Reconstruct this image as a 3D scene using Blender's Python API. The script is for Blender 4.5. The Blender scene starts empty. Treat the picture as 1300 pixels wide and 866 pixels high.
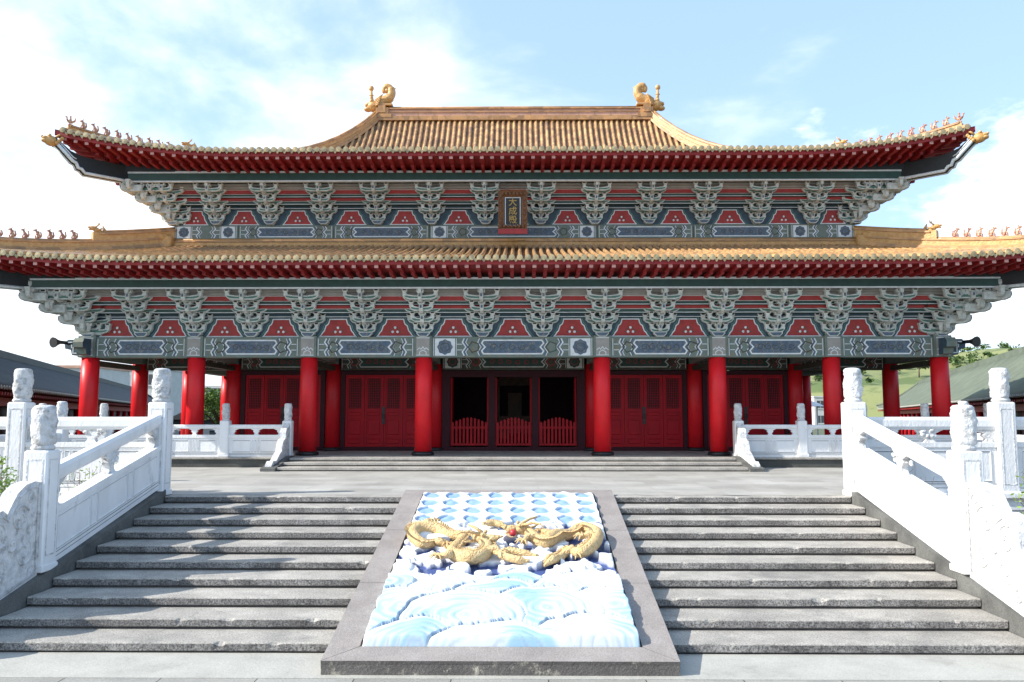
import bpy, math, random
from mathutils import Vector, Matrix, noise
random.seed(7)
R = math.radians
C = bpy.context.scene.collection
scene = bpy.context.scene

# ------------------------------------------------------------ camera
cam_d = bpy.data.cameras.new("camera"); cam = bpy.data.objects.new("camera", cam_d); C.objects.link(cam)
cam.location = (0.22, 0.0, 2.84)
cam.rotation_euler = (R(90 + 5.32), 0, R(0.56))
cam_d.sensor_width = 36.0; cam_d.lens = 1020 / 1300 * 36
cam_d.clip_start = 0.1; cam_d.clip_end = 3000
scene.camera = cam

# ------------------------------------------------------------ sun, sky, exposure
SUN_DIR = Vector((-1.0, -0.24, 0.69)).normalized()       # towards the sun
EL = math.asin(SUN_DIR.z)
sun_d = bpy.data.lights.new("sun", 'SUN'); sun = bpy.data.objects.new("sun", sun_d); C.objects.link(sun)
sun_d.energy = 4.6; sun_d.angle = R(0.53); sun_d.color = (1.0, 0.955, 0.88)
sun.rotation_euler = SUN_DIR.to_track_quat('Z', 'Y').to_euler(); sun.location = (-40, -10, 40)

world = bpy.data.worlds.new("World"); scene.world = world; world.use_nodes = True
nt = world.node_tree; nt.nodes.clear()
def wn(t, **k):
    n = nt.nodes.new(t)
    for a, b in k.items(): setattr(n, a, b)
    return n
def wm(op, a, b=None, c=None):
    n = wn('ShaderNodeMath', operation=op)
    for i, v in enumerate((a, b, c)):
        if v is None: continue
        if isinstance(v, (int, float)): n.inputs[i].default_value = v
        else: nt.links.new(v, n.inputs[i])
    return n.outputs[0]
sky = wn('ShaderNodeTexSky', sky_type='NISHITA', sun_disc=False)
sky.sun_elevation = EL; sky.sun_rotation = math.atan2(SUN_DIR.x, SUN_DIR.y)
sky.altitude = 10; sky.air_density = 1.0; sky.dust_density = 1.2; sky.ozone_density = 1.6
tc = wn('ShaderNodeTexCoord'); sep = wn('ShaderNodeSeparateXYZ'); nt.links.new(tc.outputs['Generated'], sep.inputs[0])
mp = wn('ShaderNodeMapping'); mp.inputs['Scale'].default_value = (1, 1, 2.2); nt.links.new(tc.outputs['Generated'], mp.inputs[0])
n1 = wn('ShaderNodeTexNoise'); n1.inputs['Scale'].default_value = 2.3; n1.inputs['Detail'].default_value = 9; n1.inputs['Roughness'].default_value = 0.55
n1.inputs['Distortion'].default_value = 0.3
nt.links.new(mp.outputs[0], n1.inputs['Vector'])
X, Y_, Z_ = sep.outputs
# thin bright veil on the side of the sun, fading to blue on the other side
veil = wm('MULTIPLY_ADD', X, -0.85, 0.0)
zt = wm('MULTIPLY', wm('SUBTRACT', 0.30, Z_), 0.55)
b1 = wm('ADD', wm('ADD', wm('MULTIPLY', n1.outputs['Fac'], 3.0), veil), wm('ADD', zt, -1.56))
mr = wn('ShaderNodeMapRange', interpolation_type='SMOOTHSTEP'); nt.links.new(b1, mr.inputs[0])
mr.inputs[1].default_value = -0.15; mr.inputs[2].default_value = 0.55
# puffy cloud bank low on the right
n2 = wn('ShaderNodeTexNoise'); n2.inputs['Scale'].default_value = 6.5; n2.inputs['Detail'].default_value = 10; n2.inputs['Roughness'].default_value = 0.6
nt.links.new(mp.outputs[0], n2.inputs['Vector'])
dv = wn('ShaderNodeVectorMath', operation='DISTANCE'); nt.links.new(tc.outputs['Generated'], dv.inputs[0])
dv.inputs[1].default_value = Vector((0.50, 0.83, 0.17)).normalized()
b2 = wm('SUBTRACT', wm('ADD', wm('MULTIPLY', wm('SUBTRACT', n2.outputs['Fac'], 0.5), 1.0), 0.22), wm('MULTIPLY', dv.outputs['Value'], 1.35))
mr2 = wn('ShaderNodeMapRange', interpolation_type='SMOOTHSTEP'); nt.links.new(b2, mr2.inputs[0])
mr2.inputs[1].default_value = 0.0; mr2.inputs[2].default_value = 0.16
fac = wm('MAXIMUM', wm('MULTIPLY', mr.outputs[0], 0.85), mr2.outputs[0])
thin = wn('ShaderNodeMix', data_type='RGBA'); thin.inputs[0].default_value = 0.5
nt.links.new(sky.outputs[0], thin.inputs[6]); thin.inputs[7].default_value = (3.1, 4.5, 6.4, 1)
mix = wn('ShaderNodeMix', data_type='RGBA')
nt.links.new(fac, mix.inputs[0])
nt.links.new(thin.outputs[2], mix.inputs[6])
mix.inputs[7].default_value = (5.9, 6.2, 6.5, 1)
bg = wn('ShaderNodeBackground'); bg.inputs[1].default_value = 0.15
nt.links.new(mix.outputs[2], bg.inputs[0])
wo = wn('ShaderNodeOutputWorld'); nt.links.new(bg.outputs[0], wo.inputs[0])

scene.view_settings.view_transform = 'Standard'; scene.view_settings.look = 'None'
scene.view_settings.gamma = 1.0; scene.view_settings.exposure = 0.72
scene.view_settings.use_curve_mapping = False

# ------------------------------------------------------------ materials
def material(name, col, rough=0.6, noise_amt=0.0, nscale=3.0, col2=None, bump=0.0, bscale=20, spec=0.5, metal=0.0,
             dirt=None, dscale=1.5, dlo=0.55, dhi=0.75, stretch=(1, 1, 1), speck=0.0, sscale=60, coat=0.0):
    m = bpy.data.materials.new(name); m.use_nodes = True
    t = m.node_tree; p = t.nodes['Principled BSDF']
    p.inputs['Roughness'].default_value = rough
    p.inputs['Specular IOR Level'].default_value = spec; p.inputs['Metallic'].default_value = metal
    p.inputs['Coat Weight'].default_value = coat; p.inputs['Coat Roughness'].default_value = 0.12
    L = t.links.new
    co = t.nodes.new('ShaderNodeNewGeometry')
    mpn = t.nodes.new('ShaderNodeMapping'); mpn.inputs['Scale'].default_value = stretch
    L(co.outputs['Position'], mpn.inputs[0]); vec = mpn.outputs[0]
    def nz(sc, det=6, ro=0.6):
        n = t.nodes.new('ShaderNodeTexNoise'); n.inputs['Scale'].default_value = sc
        n.inputs['Detail'].default_value = det; n.inputs['Roughness'].default_value = ro
        L(vec, n.inputs['Vector']); return n.outputs['Fac']
    def ramp(f, a, b):
        r = t.nodes.new('ShaderNodeMapRange'); L(f, r.inputs[0]); r.inputs[1].default_value = a; r.inputs[2].default_value = b; return r.outputs[0]
    def mx(f, a, b, mode='MIX'):
        x = t.nodes.new('ShaderNodeMix'); x.data_type = 'RGBA'; x.blend_type = mode
        for i, v in ((0, f), (6, a), (7, b)):
            if isinstance(v, tuple): x.inputs[i].default_value = (*v[:3], 1)
            elif isinstance(v, (int, float)): x.inputs[i].default_value = v
            else: L(v, x.inputs[i])
        return x.outputs[2]
    c = tuple(col)
    if noise_amt > 0:
        c2 = col2 or tuple(v * (1 - noise_amt) for v in col)
        c = mx(ramp(nz(nscale), 0.35, 0.65), tuple(col), c2)
    if dirt:
        c = mx(ramp(nz(dscale, 9, 0.72), dlo, dhi), c, dirt)
    if speck > 0:
        f = ramp(nz(sscale, 3, 0.8), 0.38, 0.62)
        g = t.nodes.new('ShaderNodeMix'); g.data_type = 'RGBA'
        L(f, g.inputs[0]); g.inputs[6].default_value = (1 - speck,) * 3 + (1,); g.inputs[7].default_value = (1 + speck * .6,) * 3 + (1,)
        c = mx(1.0, c, g.outputs[2], 'MULTIPLY')
    if isinstance(c, tuple): p.inputs['Base Color'].default_value = (*c, 1)
    else: L(c, p.inputs['Base Color'])
    if bump > 0:
        b = t.nodes.new('ShaderNodeBump'); b.inputs['Strength'].default_value = bump; b.inputs['Distance'].default_value = 0.03
        L(nz(bscale, 5), b.inputs['Height']); L(b.outputs[0], p.inputs['Normal'])
    return m

M = {}
M['white'] = material('white_stone', (.80, .80, .80), .65, .12, 2.2, bump=.35, bscale=26, dirt=(.30, .31, .30), dscale=2.6, dlo=.58, dhi=.86, stretch=(1, 1, .35))
M['carved'] = material('carved_white_stone', (.78, .78, .78), .7, .28, 9, bump=1.0, bscale=20, dirt=(.24, .24, .24), dscale=7, dlo=.52, dhi=.70)
M['groove'] = material('weathered_joint', (.20, .21, .22), .8, .3, 6)
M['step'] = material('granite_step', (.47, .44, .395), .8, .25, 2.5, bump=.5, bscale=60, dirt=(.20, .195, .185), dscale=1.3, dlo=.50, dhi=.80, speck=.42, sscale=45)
M['stepface'] = material('shaded_stained_step_face', (.30, .285, .27), .85, .35, 3.5, bump=.6, bscale=60, dirt=(.11, .10, .10), dscale=2.5, dlo=.48, dhi=.78, speck=.7, sscale=42)  # speckled stains over a base darkened to imitate shade on front faces
M['dgold'] = material('dimmed_gilding', (.16, .07, .02), .5, .4, 5)  # dim room shade put into the gilding and cloth colour
M['riser'] = material('dark_riser', (.12, .11, .105), .85, .35, 4, bump=.4, bscale=40, speck=.3)  # darker strip set back under each slab front
M['curb'] = material('stained_curb', (.15, .15, .14), .85, .4, 2.4, bump=.5, bscale=30, speck=.25, dirt=(.06, .06, .058), dscale=1.6, dlo=.5, dhi=.75)
def multiply_in(m, build, strength=1.0):
    """multiply a material's base colour by a grey value made by build(tree)"""
    t = m.node_tree; p = t.nodes['Principled BSDF']; s = p.inputs['Base Color']
    x = t.nodes.new('ShaderNodeMix'); x.data_type = 'RGBA'; x.blend_type = 'MULTIPLY'; x.inputs[0].default_value = strength
    if s.links: t.links.new(s.links[0].from_socket, x.inputs[6])
    else: x.inputs[6].default_value = s.default_value
    t.links.new(build(t), x.inputs[7]); t.links.new(x.outputs[2], s)
def cell_variation(scale, lo, hi, stretch=(1, 1, 1)):
    def f(t):
        g = t.nodes.new('ShaderNodeNewGeometry'); mp_ = t.nodes.new('ShaderNodeMapping'); mp_.inputs['Scale'].default_value = stretch
        v = t.nodes.new('ShaderNodeTexVoronoi'); v.inputs['Scale'].default_value = scale; s = t.nodes.new('ShaderNodeSeparateColor'); r = t.nodes.new('ShaderNodeMapRange')
        t.links.new(g.outputs['Position'], mp_.inputs[0]); t.links.new(mp_.outputs[0], v.inputs['Vector']); t.links.new(v.outputs['Color'], s.inputs[0]); t.links.new(s.outputs[0], r.inputs[0])
        r.inputs[3].default_value = lo; r.inputs[4].default_value = hi; return r.outputs[0]
    return f
def object_variation(lo, hi):
    def f(t):
        g = t.nodes.new('ShaderNodeObjectInfo'); r = t.nodes.new('ShaderNodeMapRange'); t.links.new(g.outputs['Random'], r.inputs[0])
        r.inputs[3].default_value = lo; r.inputs[4].default_value = hi; return r.outputs[0]
    return f
M['frame'] = material('granite_frame', (.31, .275, .255), .7, .2, 1.8, bump=.3, bscale=50, speck=.28, sscale=70, dirt=(.34, .31, .29), dscale=3, dlo=.5, dhi=.75)
M['framefront'] = material('stained_frame_edge', (.15, .135, .125), .85, .3, 2, bump=.6, bscale=30, dirt=(.46, .42, .34), dscale=5, dlo=.56, dhi=.66, speck=.3)
M['basestone'] = material('dark_plinth', (.10, .10, .09), .85, .45, 1.3, bump=.4, bscale=15, speck=.2, stretch=(1, 1, 2))
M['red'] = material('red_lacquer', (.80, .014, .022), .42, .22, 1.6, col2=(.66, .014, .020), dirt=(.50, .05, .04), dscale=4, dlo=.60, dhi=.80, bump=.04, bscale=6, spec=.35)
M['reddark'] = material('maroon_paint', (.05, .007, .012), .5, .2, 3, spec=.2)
M['reddoor'] = material('door_red', (.44, .004, .012), .45, .2, 2, bump=.05, bscale=8, spec=.2)
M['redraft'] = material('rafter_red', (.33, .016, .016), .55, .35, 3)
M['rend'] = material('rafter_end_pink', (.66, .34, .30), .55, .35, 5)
M['lattice'] = material('dark_lattice', (.035, .003, .006), .5, .2, 4, spec=.2)
M['lunette'] = material('lunette_red', (.40, .035, .03), .6, .25, 6)
M['green'] = material('beam_green', (.022, .07, .055), .5, .3, 4)
M['greenmid'] = material('bracket_green', (.10, .23, .175), .55, .35, 8)
M['greengrey'] = material('frieze_green', (.15, .20, .175), .6, .25, 5, dirt=(.20, .18, .12), dscale=9, dlo=.5, dhi=.62)
M['blue'] = material('frieze_blue', (.085, .135, .20), .6, .3, 8, dirt=(.20, .19, .17), dscale=12, dlo=.5, dhi=.62)
M['bluedk'] = material('wall_blue', (.045, .085, .12), .6, .3, 6)
M['pale'] = material('pale_paint', (.68, .70, .65), .6, .22, 7, dirt=(.34, .38, .35), dscale=8, dlo=.5, dhi=.7)
M['line'] = material('white_line_paint', (.74, .78, .79), .6, .2, 6)
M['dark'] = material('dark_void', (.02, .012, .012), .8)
M['black'] = material('black_green_board', (.012, .016, .018), .6, .3, 5)
M['taupe'] = material('taupe_beam', (.34, .32, .29), .6, .2, 4)
M['brown'] = material('inner_beam_brown', (.085, .055, .035), .6, .4, 10, dirt=(.05, .08, .06), dscale=6, dlo=.48, dhi=.55)
M['tile'] = material('yellow_glazed_tile', (.66, .40, .17), .32, .35, 5, col2=(.48, .25, .10), bump=.25, bscale=14, dirt=(.30, .20, .15), dscale=5, dlo=.5, dhi=.72, coat=.3)
M['pan'] = material('roof_pan_tile', (.25, .125, .06), .6, .35, 6, bump=.3, bscale=20, dirt=(.09, .06, .045), dscale=4, dlo=.45, dhi=.7)
M['tilecap'] = material('tile_end_cap', (.56, .42, .22), .45, .35, 7, dirt=(.22, .25, .16), dscale=9, dlo=.45, dhi=.7, coat=.2)
M['ridge'] = material('ridge_glazed', (.52, .27, .09), .4, .3, 4, col2=(.45, .24, .10), bump=.3, bscale=10, dirt=(.25, .16, .09), dscale=4, dlo=.55, dhi=.8, coat=.25)
M['ridgepink'] = material('ridge_band_pink', (.60, .34, .24), .5, .3, 3)
M['figure'] = material('glazed_figure', (.56, .33, .19), .4, .4, 9, col2=(.35, .12, .09), coat=.2)
M['gold'] = material('gold_ornament', (.60, .37, .14), .42, .35, 8, col2=(.48, .24, .07), bump=.5, bscale=18)
M['goldtext'] = material('gold_lettering', (.38, .25, .07), .4, metal=.2)
M['plaquewood'] = material('carved_plaque_wood', (.20, .085, .03), .5, .5, 14, bump=.8, bscale=30)
M['plaquered'] = material('plaque_red', (.36, .03, .035), .5, .2, 5)
M['blackboard'] = material('black_lacquer', (.012, .014, .018), .3)
M['iron'] = material('black_iron', (.015, .015, .017), .45)
M['drag'] = material('ochre_dragon_paint', (.70, .51, .26), .6, .3, 7, col2=(.62, .41, .18), bump=.9, bscale=32, dirt=(.42, .26, .12), dscale=8, dlo=.55, dhi=.72)
M['redbead'] = material('red_pearl', (.5, .03, .04), .4)
M['wall'] = material('pale_wall', (.58, .58, .56), .8, .15, 1)
M['glass'] = material('window_dark', (.05, .06, .07), .2)
M['slate'] = material('dark_roof_tile', (.045, .053, .056), .6, .3, 1.2, bump=.2, bscale=8)
M['slategreen'] = material('green_grey_roof_tile', (.13, .155, .11), .7, .3, .8, bump=.2, bscale=8, dirt=(.085, .10, .075), dscale=1.2)
M['leaf'] = material('leaf_green', (.10, .17, .03), .6, .4, 2, col2=(.05, .10, .02))
M['leafdk'] = material('leaf_dark', (.045, .085, .022), .6, .4, 2)
M['twig'] = material('dry_twig', (.16, .10, .08), .8)
M['bark'] = material('bark', (.12, .09, .06), .9, .3, 6)
M['soil'] = material('bed_soil', (.12, .10, .07), .95, .4, 2, bump=.5)
M['canvas'] = material('white_canvas', (.8, .8, .8), .7)

for k in ('tile', 'pan', 'tilecap', 'ridge'): multiply_in(M[k], cell_variation(3.6, .62, 1.12))
for k in ('pale', 'greenmid', 'figure', 'red', 'carved'): multiply_in(M[k], object_variation(.84, 1.05))
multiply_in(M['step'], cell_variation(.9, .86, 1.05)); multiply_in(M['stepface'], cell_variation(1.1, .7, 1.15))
# ------------------------------------------------------------ mesh builder
class MB:
    def __init__(s, xf=None): s.v = []; s.f = []; s.m = []; s.sm = []; s.xf = xf
    def add(s, vs, fs, m=0, smooth=False):
        o = len(s.v)
        s.v += [s.xf(Vector(p)) if s.xf else Vector(p) for p in vs]
        for f in fs: s.f.append([i + o for i in f]); s.m.append(m); s.sm.append(smooth)
        return o
    def box(s, x0, x1, y0, y1, z0, z1, m=0):
        s.add([(x0,y0,z0),(x1,y0,z0),(x1,y1,z0),(x0,y1,z0),(x0,y0,z1),(x1,y0,z1),(x1,y1,z1),(x0,y1,z1)],
              [(0,3,2,1),(4,5,6,7),(0,1,5,4),(1,2,6,5),(2,3,7,6),(3,0,4,7)], m)
    def bbox(s, x0, x1, y0, y1, z0, z1, m=0, b=.02, mfront=None):            # box with bevelled edges
        b = min(b, (x1-x0)/2.1, (y1-y0)/2.1, (z1-z0)/2.1)
        P = []
        for z, i in ((z0, b), (z0+b, 0), (z1-b, 0), (z1, b)):
            c = b
            P += [(x0+i+ (c if 0 else 0), y0+i+c, z), (x0+i+c, y0+i, z), (x1-i-c, y0+i, z), (x1-i, y0+i+c, z),
                  (x1-i, y1-i-c, z), (x1-i-c, y1-i, z), (x0+i+c, y1-i, z), (x0+i, y1-i-c, z)]
        F = [tuple(range(7, -1, -1)), tuple(range(24, 32))]
        for r in range(3):
            for k in range(8): F.append((r*8+k, r*8+(k+1) % 8, r*8+8+(k+1) % 8, r*8+8+k))
        n0 = len(s.m); s.add(P, F, m)
        if mfront is not None:
            for i in (3, 11, 19, 10, 18, 4, 12, 20): s.m[n0+i] = mfront if i in (11, 3) or i in (12, 10) else s.m[n0+i]
    def prism(s, pts, a0, a1, plane='xz', m=0, mf=None):
        n = len(pts)
        def P(p, a):
            if plane == 'xz': return (p[0], a, p[1])
            if plane == 'yz': return (a, p[0], p[1])
            return (p[0], p[1], a)
        vs = [P(p, a0) for p in pts] + [P(p, a1) for p in pts]
        o = s.add(vs, [(i, (i+1) % n, n+(i+1) % n, n+i) for i in range(n)], m)
        s.f.append([o+i for i in range(n-1, -1, -1)]); s.m.append(m if mf is None else mf); s.sm.append(False)
        s.f.append([o+n+i for i in range(n)]); s.m.append(m if mf is None else mf); s.sm.append(False)
    def poly(s, pts3, m=0): s.add(pts3, [tuple(range(len(pts3)))], m)
    def strip(s, pts, w, y, m=0, closed=False):                 # flat painted line in the xz plane
        n = len(pts); Lp = []; Rp = []
        for i in range(n):
            p = Vector((pts[i][0], pts[i][1]))
            a = Vector(pts[i-1][:2]) if (i > 0 or closed) else None
            b = Vector(pts[(i+1) % n][:2]) if (i < n-1 or closed) else None
            d1 = (p-a).normalized() if a is not None else None
            d2 = (b-p).normalized() if b is not None else None
            if d1 is None: d1 = d2
            if d2 is None: d2 = d1
            t = (d1+d2)
            t = t.normalized() if t.length > 1e-4 else d1
            nn = Vector((-t.y, t.x)); k = max(.45, abs(nn.dot(Vector((-d1.y, d1.x)))))
            Lp.append(p+nn*w/2/k); Rp.append(p-nn*w/2/k)
        vs = [(p.x, y, p.y) for p in Lp]+[(p.x, y, p.y) for p in Rp]
        rng = range(n if closed else n-1)
        s.add(vs, [(i, (i+1) % n, n+(i+1) % n, n+i) for i in rng], m)
    def grid(s, nu, nv, fn, m=0, smooth=True, mfn=None):
        vs = [fn(i/nu, j/nv) for j in range(nv+1) for i in range(nu+1)]
        o = len(s.v); s.add(vs, [], m)
        for j in range(nv):
            for i in range(nu):
                a = o+j*(nu+1)+i
                s.f.append([a, a+1, a+nu+2, a+nu+1]); s.m.append(mfn(i, j) if mfn else m); s.sm.append(smooth)
    def tube(s, pts, rad, n=8, m=0, cap=True, smooth=True, flat=1.0, up=None):
        pts = [Vector(p) for p in pts]; k = len(pts)
        if not isinstance(rad, (list, tuple)): rad = [rad]*k
        t0 = (pts[1]-pts[0]).normalized()
        u = Vector(up) if up else (Vector((0,0,1)) if abs(t0.z) < .9 else Vector((1,0,0)))
        a = t0.cross(u).normalized(); vs = []
        for i, p in enumerate(pts):
            t = (pts[min(i+1, k-1)]-pts[max(i-1, 0)]).normalized()
            a = (a-t*a.dot(t)).normalized(); b = t.cross(a)
            for j in range(n):
                an = 2*math.pi*j/n
                vs.append(p+a*math.cos(an)*rad[i]+b*math.sin(an)*rad[i]*flat)
        fs = [(i*n+j, i*n+(j+1) % n, (i+1)*n+(j+1) % n, (i+1)*n+j) for i in range(k-1) for j in range(n)]
        o = s.add(vs, fs, m, smooth)
        if cap:
            s.f.append([o+j for j in range(n-1, -1, -1)]); s.m.append(m); s.sm.append(False)
            s.f.append([o+(k-1)*n+j for j in range(n)]); s.m.append(m); s.sm.append(False)
    def lathe(s, c, prof, n=20, m=0, smooth=True, fr=None):
        vs = []
        for i, (r, z) in enumerate(prof):
            for j in range(n):
                an = 2*math.pi*j/n; rr = r*(fr(an, i, z) if fr else 1)
                vs.append((c[0]+math.cos(an)*rr, c[1]+math.sin(an)*rr, c[2]+z))
        k = len(prof)
        o = s.add(vs, [(i*n+j, i*n+(j+1) % n, (i+1)*n+(j+1) % n, (i+1)*n+j) for i in range(k-1) for j in range(n)], m, smooth)
        s.f.append([o+j for j in range(n-1, -1, -1)]); s.m.append(m); s.sm.append(False)
        s.f.append([o+(k-1)*n+j for j in range(n)]); s.m.append(m); s.sm.append(False)
    def ball(s, c, r, n=8, m=0, rot=None):
        if not isinstance(r, (tuple, list)): r = (r, r, r)
        vs = []; k = max(4, n*3//4)
        for i in range(1, k):
            ph = math.pi*i/k
            for j in range(n):
                th = 2*math.pi*j/n
                p = Vector((r[0]*math.sin(ph)*math.cos(th), r[1]*math.sin(ph)*math.sin(th), -r[2]*math.cos(ph)))
                vs.append(Vector(c)+(rot @ p if rot else p))
        top = Vector((0,0,r[2])); 
        if rot: top = rot @ top
        vs += [Vector(c)-top, Vector(c)+top]
        fs = [(i*n+j, i*n+(j+1) % n, (i+1)*n+(j+1) % n, (i+1)*n+j) for i in range(k-2) for j in range(n)]
        q = (k-1)*n
        fs += [(q, (j+1) % n, j) for j in range(n)] + [(q+1, (k-2)*n+j, (k-2)*n+(j+1) % n) for j in range(n)]
        s.add(vs, fs, m, True)
    def mesh(s, name, mats):
        me = bpy.data.meshes.new(name)
        me.from_pydata([tuple(p) for p in s.v], [], s.f)
        for k in (mats if isinstance(mats, (list, tuple)) else [mats]): me.materials.append(M[k])
        me.polygons.foreach_set('material_index', s.m); me.polygons.foreach_set('use_smooth', s.sm)
        me.update(); return me
    def build(s, name, mats, parent=None, loc=None):
        me = s.mesh(name, mats); o = bpy.data.objects.new(name, me); C.objects.link(o)
        if loc: o.location = loc
        if parent: o.parent = parent
        return o
def link_mesh(name, me, parent=None, loc=(0,0,0), rz=0, sc=1):
    o = bpy.data.objects.new(name, me); C.objects.link(o); o.location = loc; o.rotation_euler = (0,0,rz)
    o.scale = (sc,)*3 if isinstance(sc, (int, float)) else sc
    if parent: o.parent = parent
    return o
def tag(o, label=None, cat=None, group=None, kind=None):
    if label: o['label'] = label
    if cat: o['category'] = cat
    if group: o['group'] = group
    if kind: o['kind'] = kind
    return o
def thing(name, label, cat, loc=(0,0,0), group=None, rz=0):
    o = bpy.data.objects.new(name, None); C.objects.link(o); o.location = loc; o.rotation_euler = (0,0,rz)
    o.empty_display_size = .3
    return tag(o, label, cat, group)
def offset_poly(pts, d):
    n = len(pts); ar = sum(pts[i][0]*pts[(i+1) % n][1]-pts[(i+1) % n][0]*pts[i][1] for i in range(n)); sg = 1 if ar > 0 else -1
    out = []
    for i in range(n):
        p = Vector(pts[i]); a = Vector(pts[i-1]); b = Vector(pts[(i+1) % n])
        d1 = (p-a).normalized(); d2 = (b-p).normalized(); t = d1+d2
        t = t.normalized() if t.length > 1e-4 else d1
        nn = Vector((-t.y, t.x))*sg; k = max(.4, nn.dot(Vector((-d1.y, d1.x))*sg)); q = p+nn*d/k; out.append((q.x, q.y))
    return out
# ============================================================ GROUND, TERRACE
def paving(name, col, tw, th, joint, dirt, jcol):
    m = material(name, col, .8, .22, .9, bump=.2, bscale=30, dirt=dirt, dscale=.8, dlo=.5, dhi=.75, speck=.18, sscale=50)
    t = m.node_tree; p = t.nodes['Principled BSDF']; src = p.inputs['Base Color'].links[0].from_socket
    g = t.nodes.new('ShaderNodeNewGeometry'); b = t.nodes.new('ShaderNodeTexBrick')
    t.links.new(g.outputs['Position'], b.inputs['Vector'])
    b.inputs['Scale'].default_value = 1; b.inputs['Brick Width'].default_value = tw; b.inputs['Row Height'].default_value = th
    b.inputs['Mortar Size'].default_value = joint; b.inputs['Mortar Smooth'].default_value = .1
    b.inputs['Color1'].default_value = (1, 1, 1, 1); b.inputs['Color2'].default_value = (.80, .79, .77, 1); b.inputs['Mortar'].default_value = (*jcol, 1)
    x = t.nodes.new('ShaderNodeMix'); x.data_type = 'RGBA'; x.blend_type = 'MULTIPLY'; x.inputs[0].default_value = 1
    t.links.new(src, x.inputs[6]); t.links.new(b.outputs['Color'], x.inputs[7]); t.links.new(x.outputs[2], p.inputs['Base Color'])
    return m
M['paving'] = paving('forecourt_paving', (.36, .35, .32), 1.05, .62, .008, (.24, .235, .22), (.25, .24, .22))
M['terrace'] = paving('terrace_paving', (.47, .455, .42), 1.2, .6, .006, (.30, .29, .27), (.72, .71, .69))
M['band'] = material('pale_band_stone', (.42, .41, .37), .8, .15, 2, bump=.2, dirt=(.28, .27, .24), dscale=2, dlo=.55, dhi=.8, speck=.15)
M['lawn'] = material('far_ground', (.10, .12, .06), .95, .4, .2)

g = MB(); g.poly([(-900, -60, 0), (900, -60, 0), (900, 1500, 0), (-900, 1500, 0)])
tag(g.build('ground', 'lawn'), kind='structure')
g = MB(); g.poly([(-40, -30, .004), (40, -30, .004), (40, 11, .004), (-40, 11, .004)])
tag(g.build('forecourt_pavement', 'paving'), kind='structure')
g = MB(); g.box(-7.0, 7.0, 8.98, 9.9, -.02, .012)
tag(g.build('pavement_band', 'band'), kind='structure')

NR, RISE, TREAD, Y1 = 10, .134, .59, 9.89
YT = Y1 + TREAD*(NR-1)           # front of the top step = terrace edge
ZT = NR*RISE                     # terrace level
ZP, YP = 1.64, 23.70             # plinth level and edge
def nose(y): return RISE + (y-Y1)*RISE/TREAD

# terrace body with moulded white retaining wall outside the stairs
t = MB(); t.box(-10.35, 10.35, YT+.25, YP+1, 0, ZT-.004, 1); t.poly([(-10.35, YT+.3, ZT), (10.35, YT+.3, ZT), (10.35, YP+1, ZT), (-10.35, YP+1, ZT)])
t.box(-14.6, -10.35, YT+3.4, YP+1, 0, ZT-.02, 1); t.box(10.35, 14.6, YT+3.4, YP+1, 0, ZT-.02, 1)
tag(t.build('terrace', ['terrace', 'basestone']), kind='structure')
for sx, wd in ((-1, 'left'), (1, 'right')):
    w = MB(lambda p, sx=sx: Vector((p.x*sx, p.y, p.z)))
    w.box(6.60, 10.4, YT+.1, YT+.25, 0, ZT-.02, 0); w.box(6.60, 10.45, YT-.02, YT+.24, ZT-.018, ZT+.06, 0); w.box(6.6, 10.42, YT+.04, YT+.2, ZT-.24, ZT-.16, 0)
    for k in range(4):
        x0 = 6.85 + k*.88
        for a in ((x0, x0+.72, 0.75, .79), (x0, x0+.72, 1.03, 1.07), (x0, x0+.04, .79, 1.03), (x0+.68, x0+.72, .79, 1.03)):
            w.box(a[0], a[1], YT+.085, YT+.12, a[2]-.0, a[3], 0)
    w.box(6.6, 10.42, YT+.03, YT+.2, .0, .25, 1)
    tag(w.build('retaining_wall', ['white', 'curb']), 'white moulded retaining wall below the terrace balustrade, %s of the great stairs' % wd, 'wall', 'terrace retaining walls')
    s = MB(lambda p, sx=sx: Vector((p.x*sx, p.y, p.z)))
    s.grid(40, 20, lambda u, v: Vector((7.0+8*u, 11.0+4.4*v, .18+.25*noise.noise(Vector((u*9, v*6, sx))))))
    tag(s.build('planting_bed', 'soil'), kind='structure')

# ============================================================ GREAT STAIRS
def worn_slab(mb, x0, x1, y0, y1, z0, z1, seed):
    n = max(2, int((x1-x0)/.05)); vs = []; fs = []; ms = []
    for i in range(n+1):
        x = x0+(x1-x0)*i/n
        e = .007*noise.noise(Vector((x*3.1, seed, 0)))+.006*abs(noise.noise(Vector((x*13, seed, 2))))
        chip = max(0, noise.noise(Vector((x*5.5, seed, 7)))-.38)*.09
        wz = .005*noise.noise(Vector((x*1.3, seed, 4)))
        vs += [(x, y0+.010+e, z0+chip*.3), (x, y0+e*.7, z0+.012), (x, y0+e+chip*.5, z1-.016-chip), (x, y0+.006+e+chip, z1-.005-chip*.4+wz), (x, y0+.028+chip, z1+wz), (x, (y0+y1)/2, z1-.003+wz), (x, y1, z1)]
    K = 7; o = len(mb.v); mb.add(vs, [])
    for i in range(n):
        for j in range(K-1):
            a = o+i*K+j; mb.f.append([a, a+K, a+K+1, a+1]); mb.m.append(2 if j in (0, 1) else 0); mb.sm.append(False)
    for i, rv in ((0, False), (n, True)):
        q = [o+i*K+j for j in range(K)]; q = q if not rv else q[::-1]
        mb.f.append(q); mb.m.append(2); mb.sm.append(False)
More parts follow.
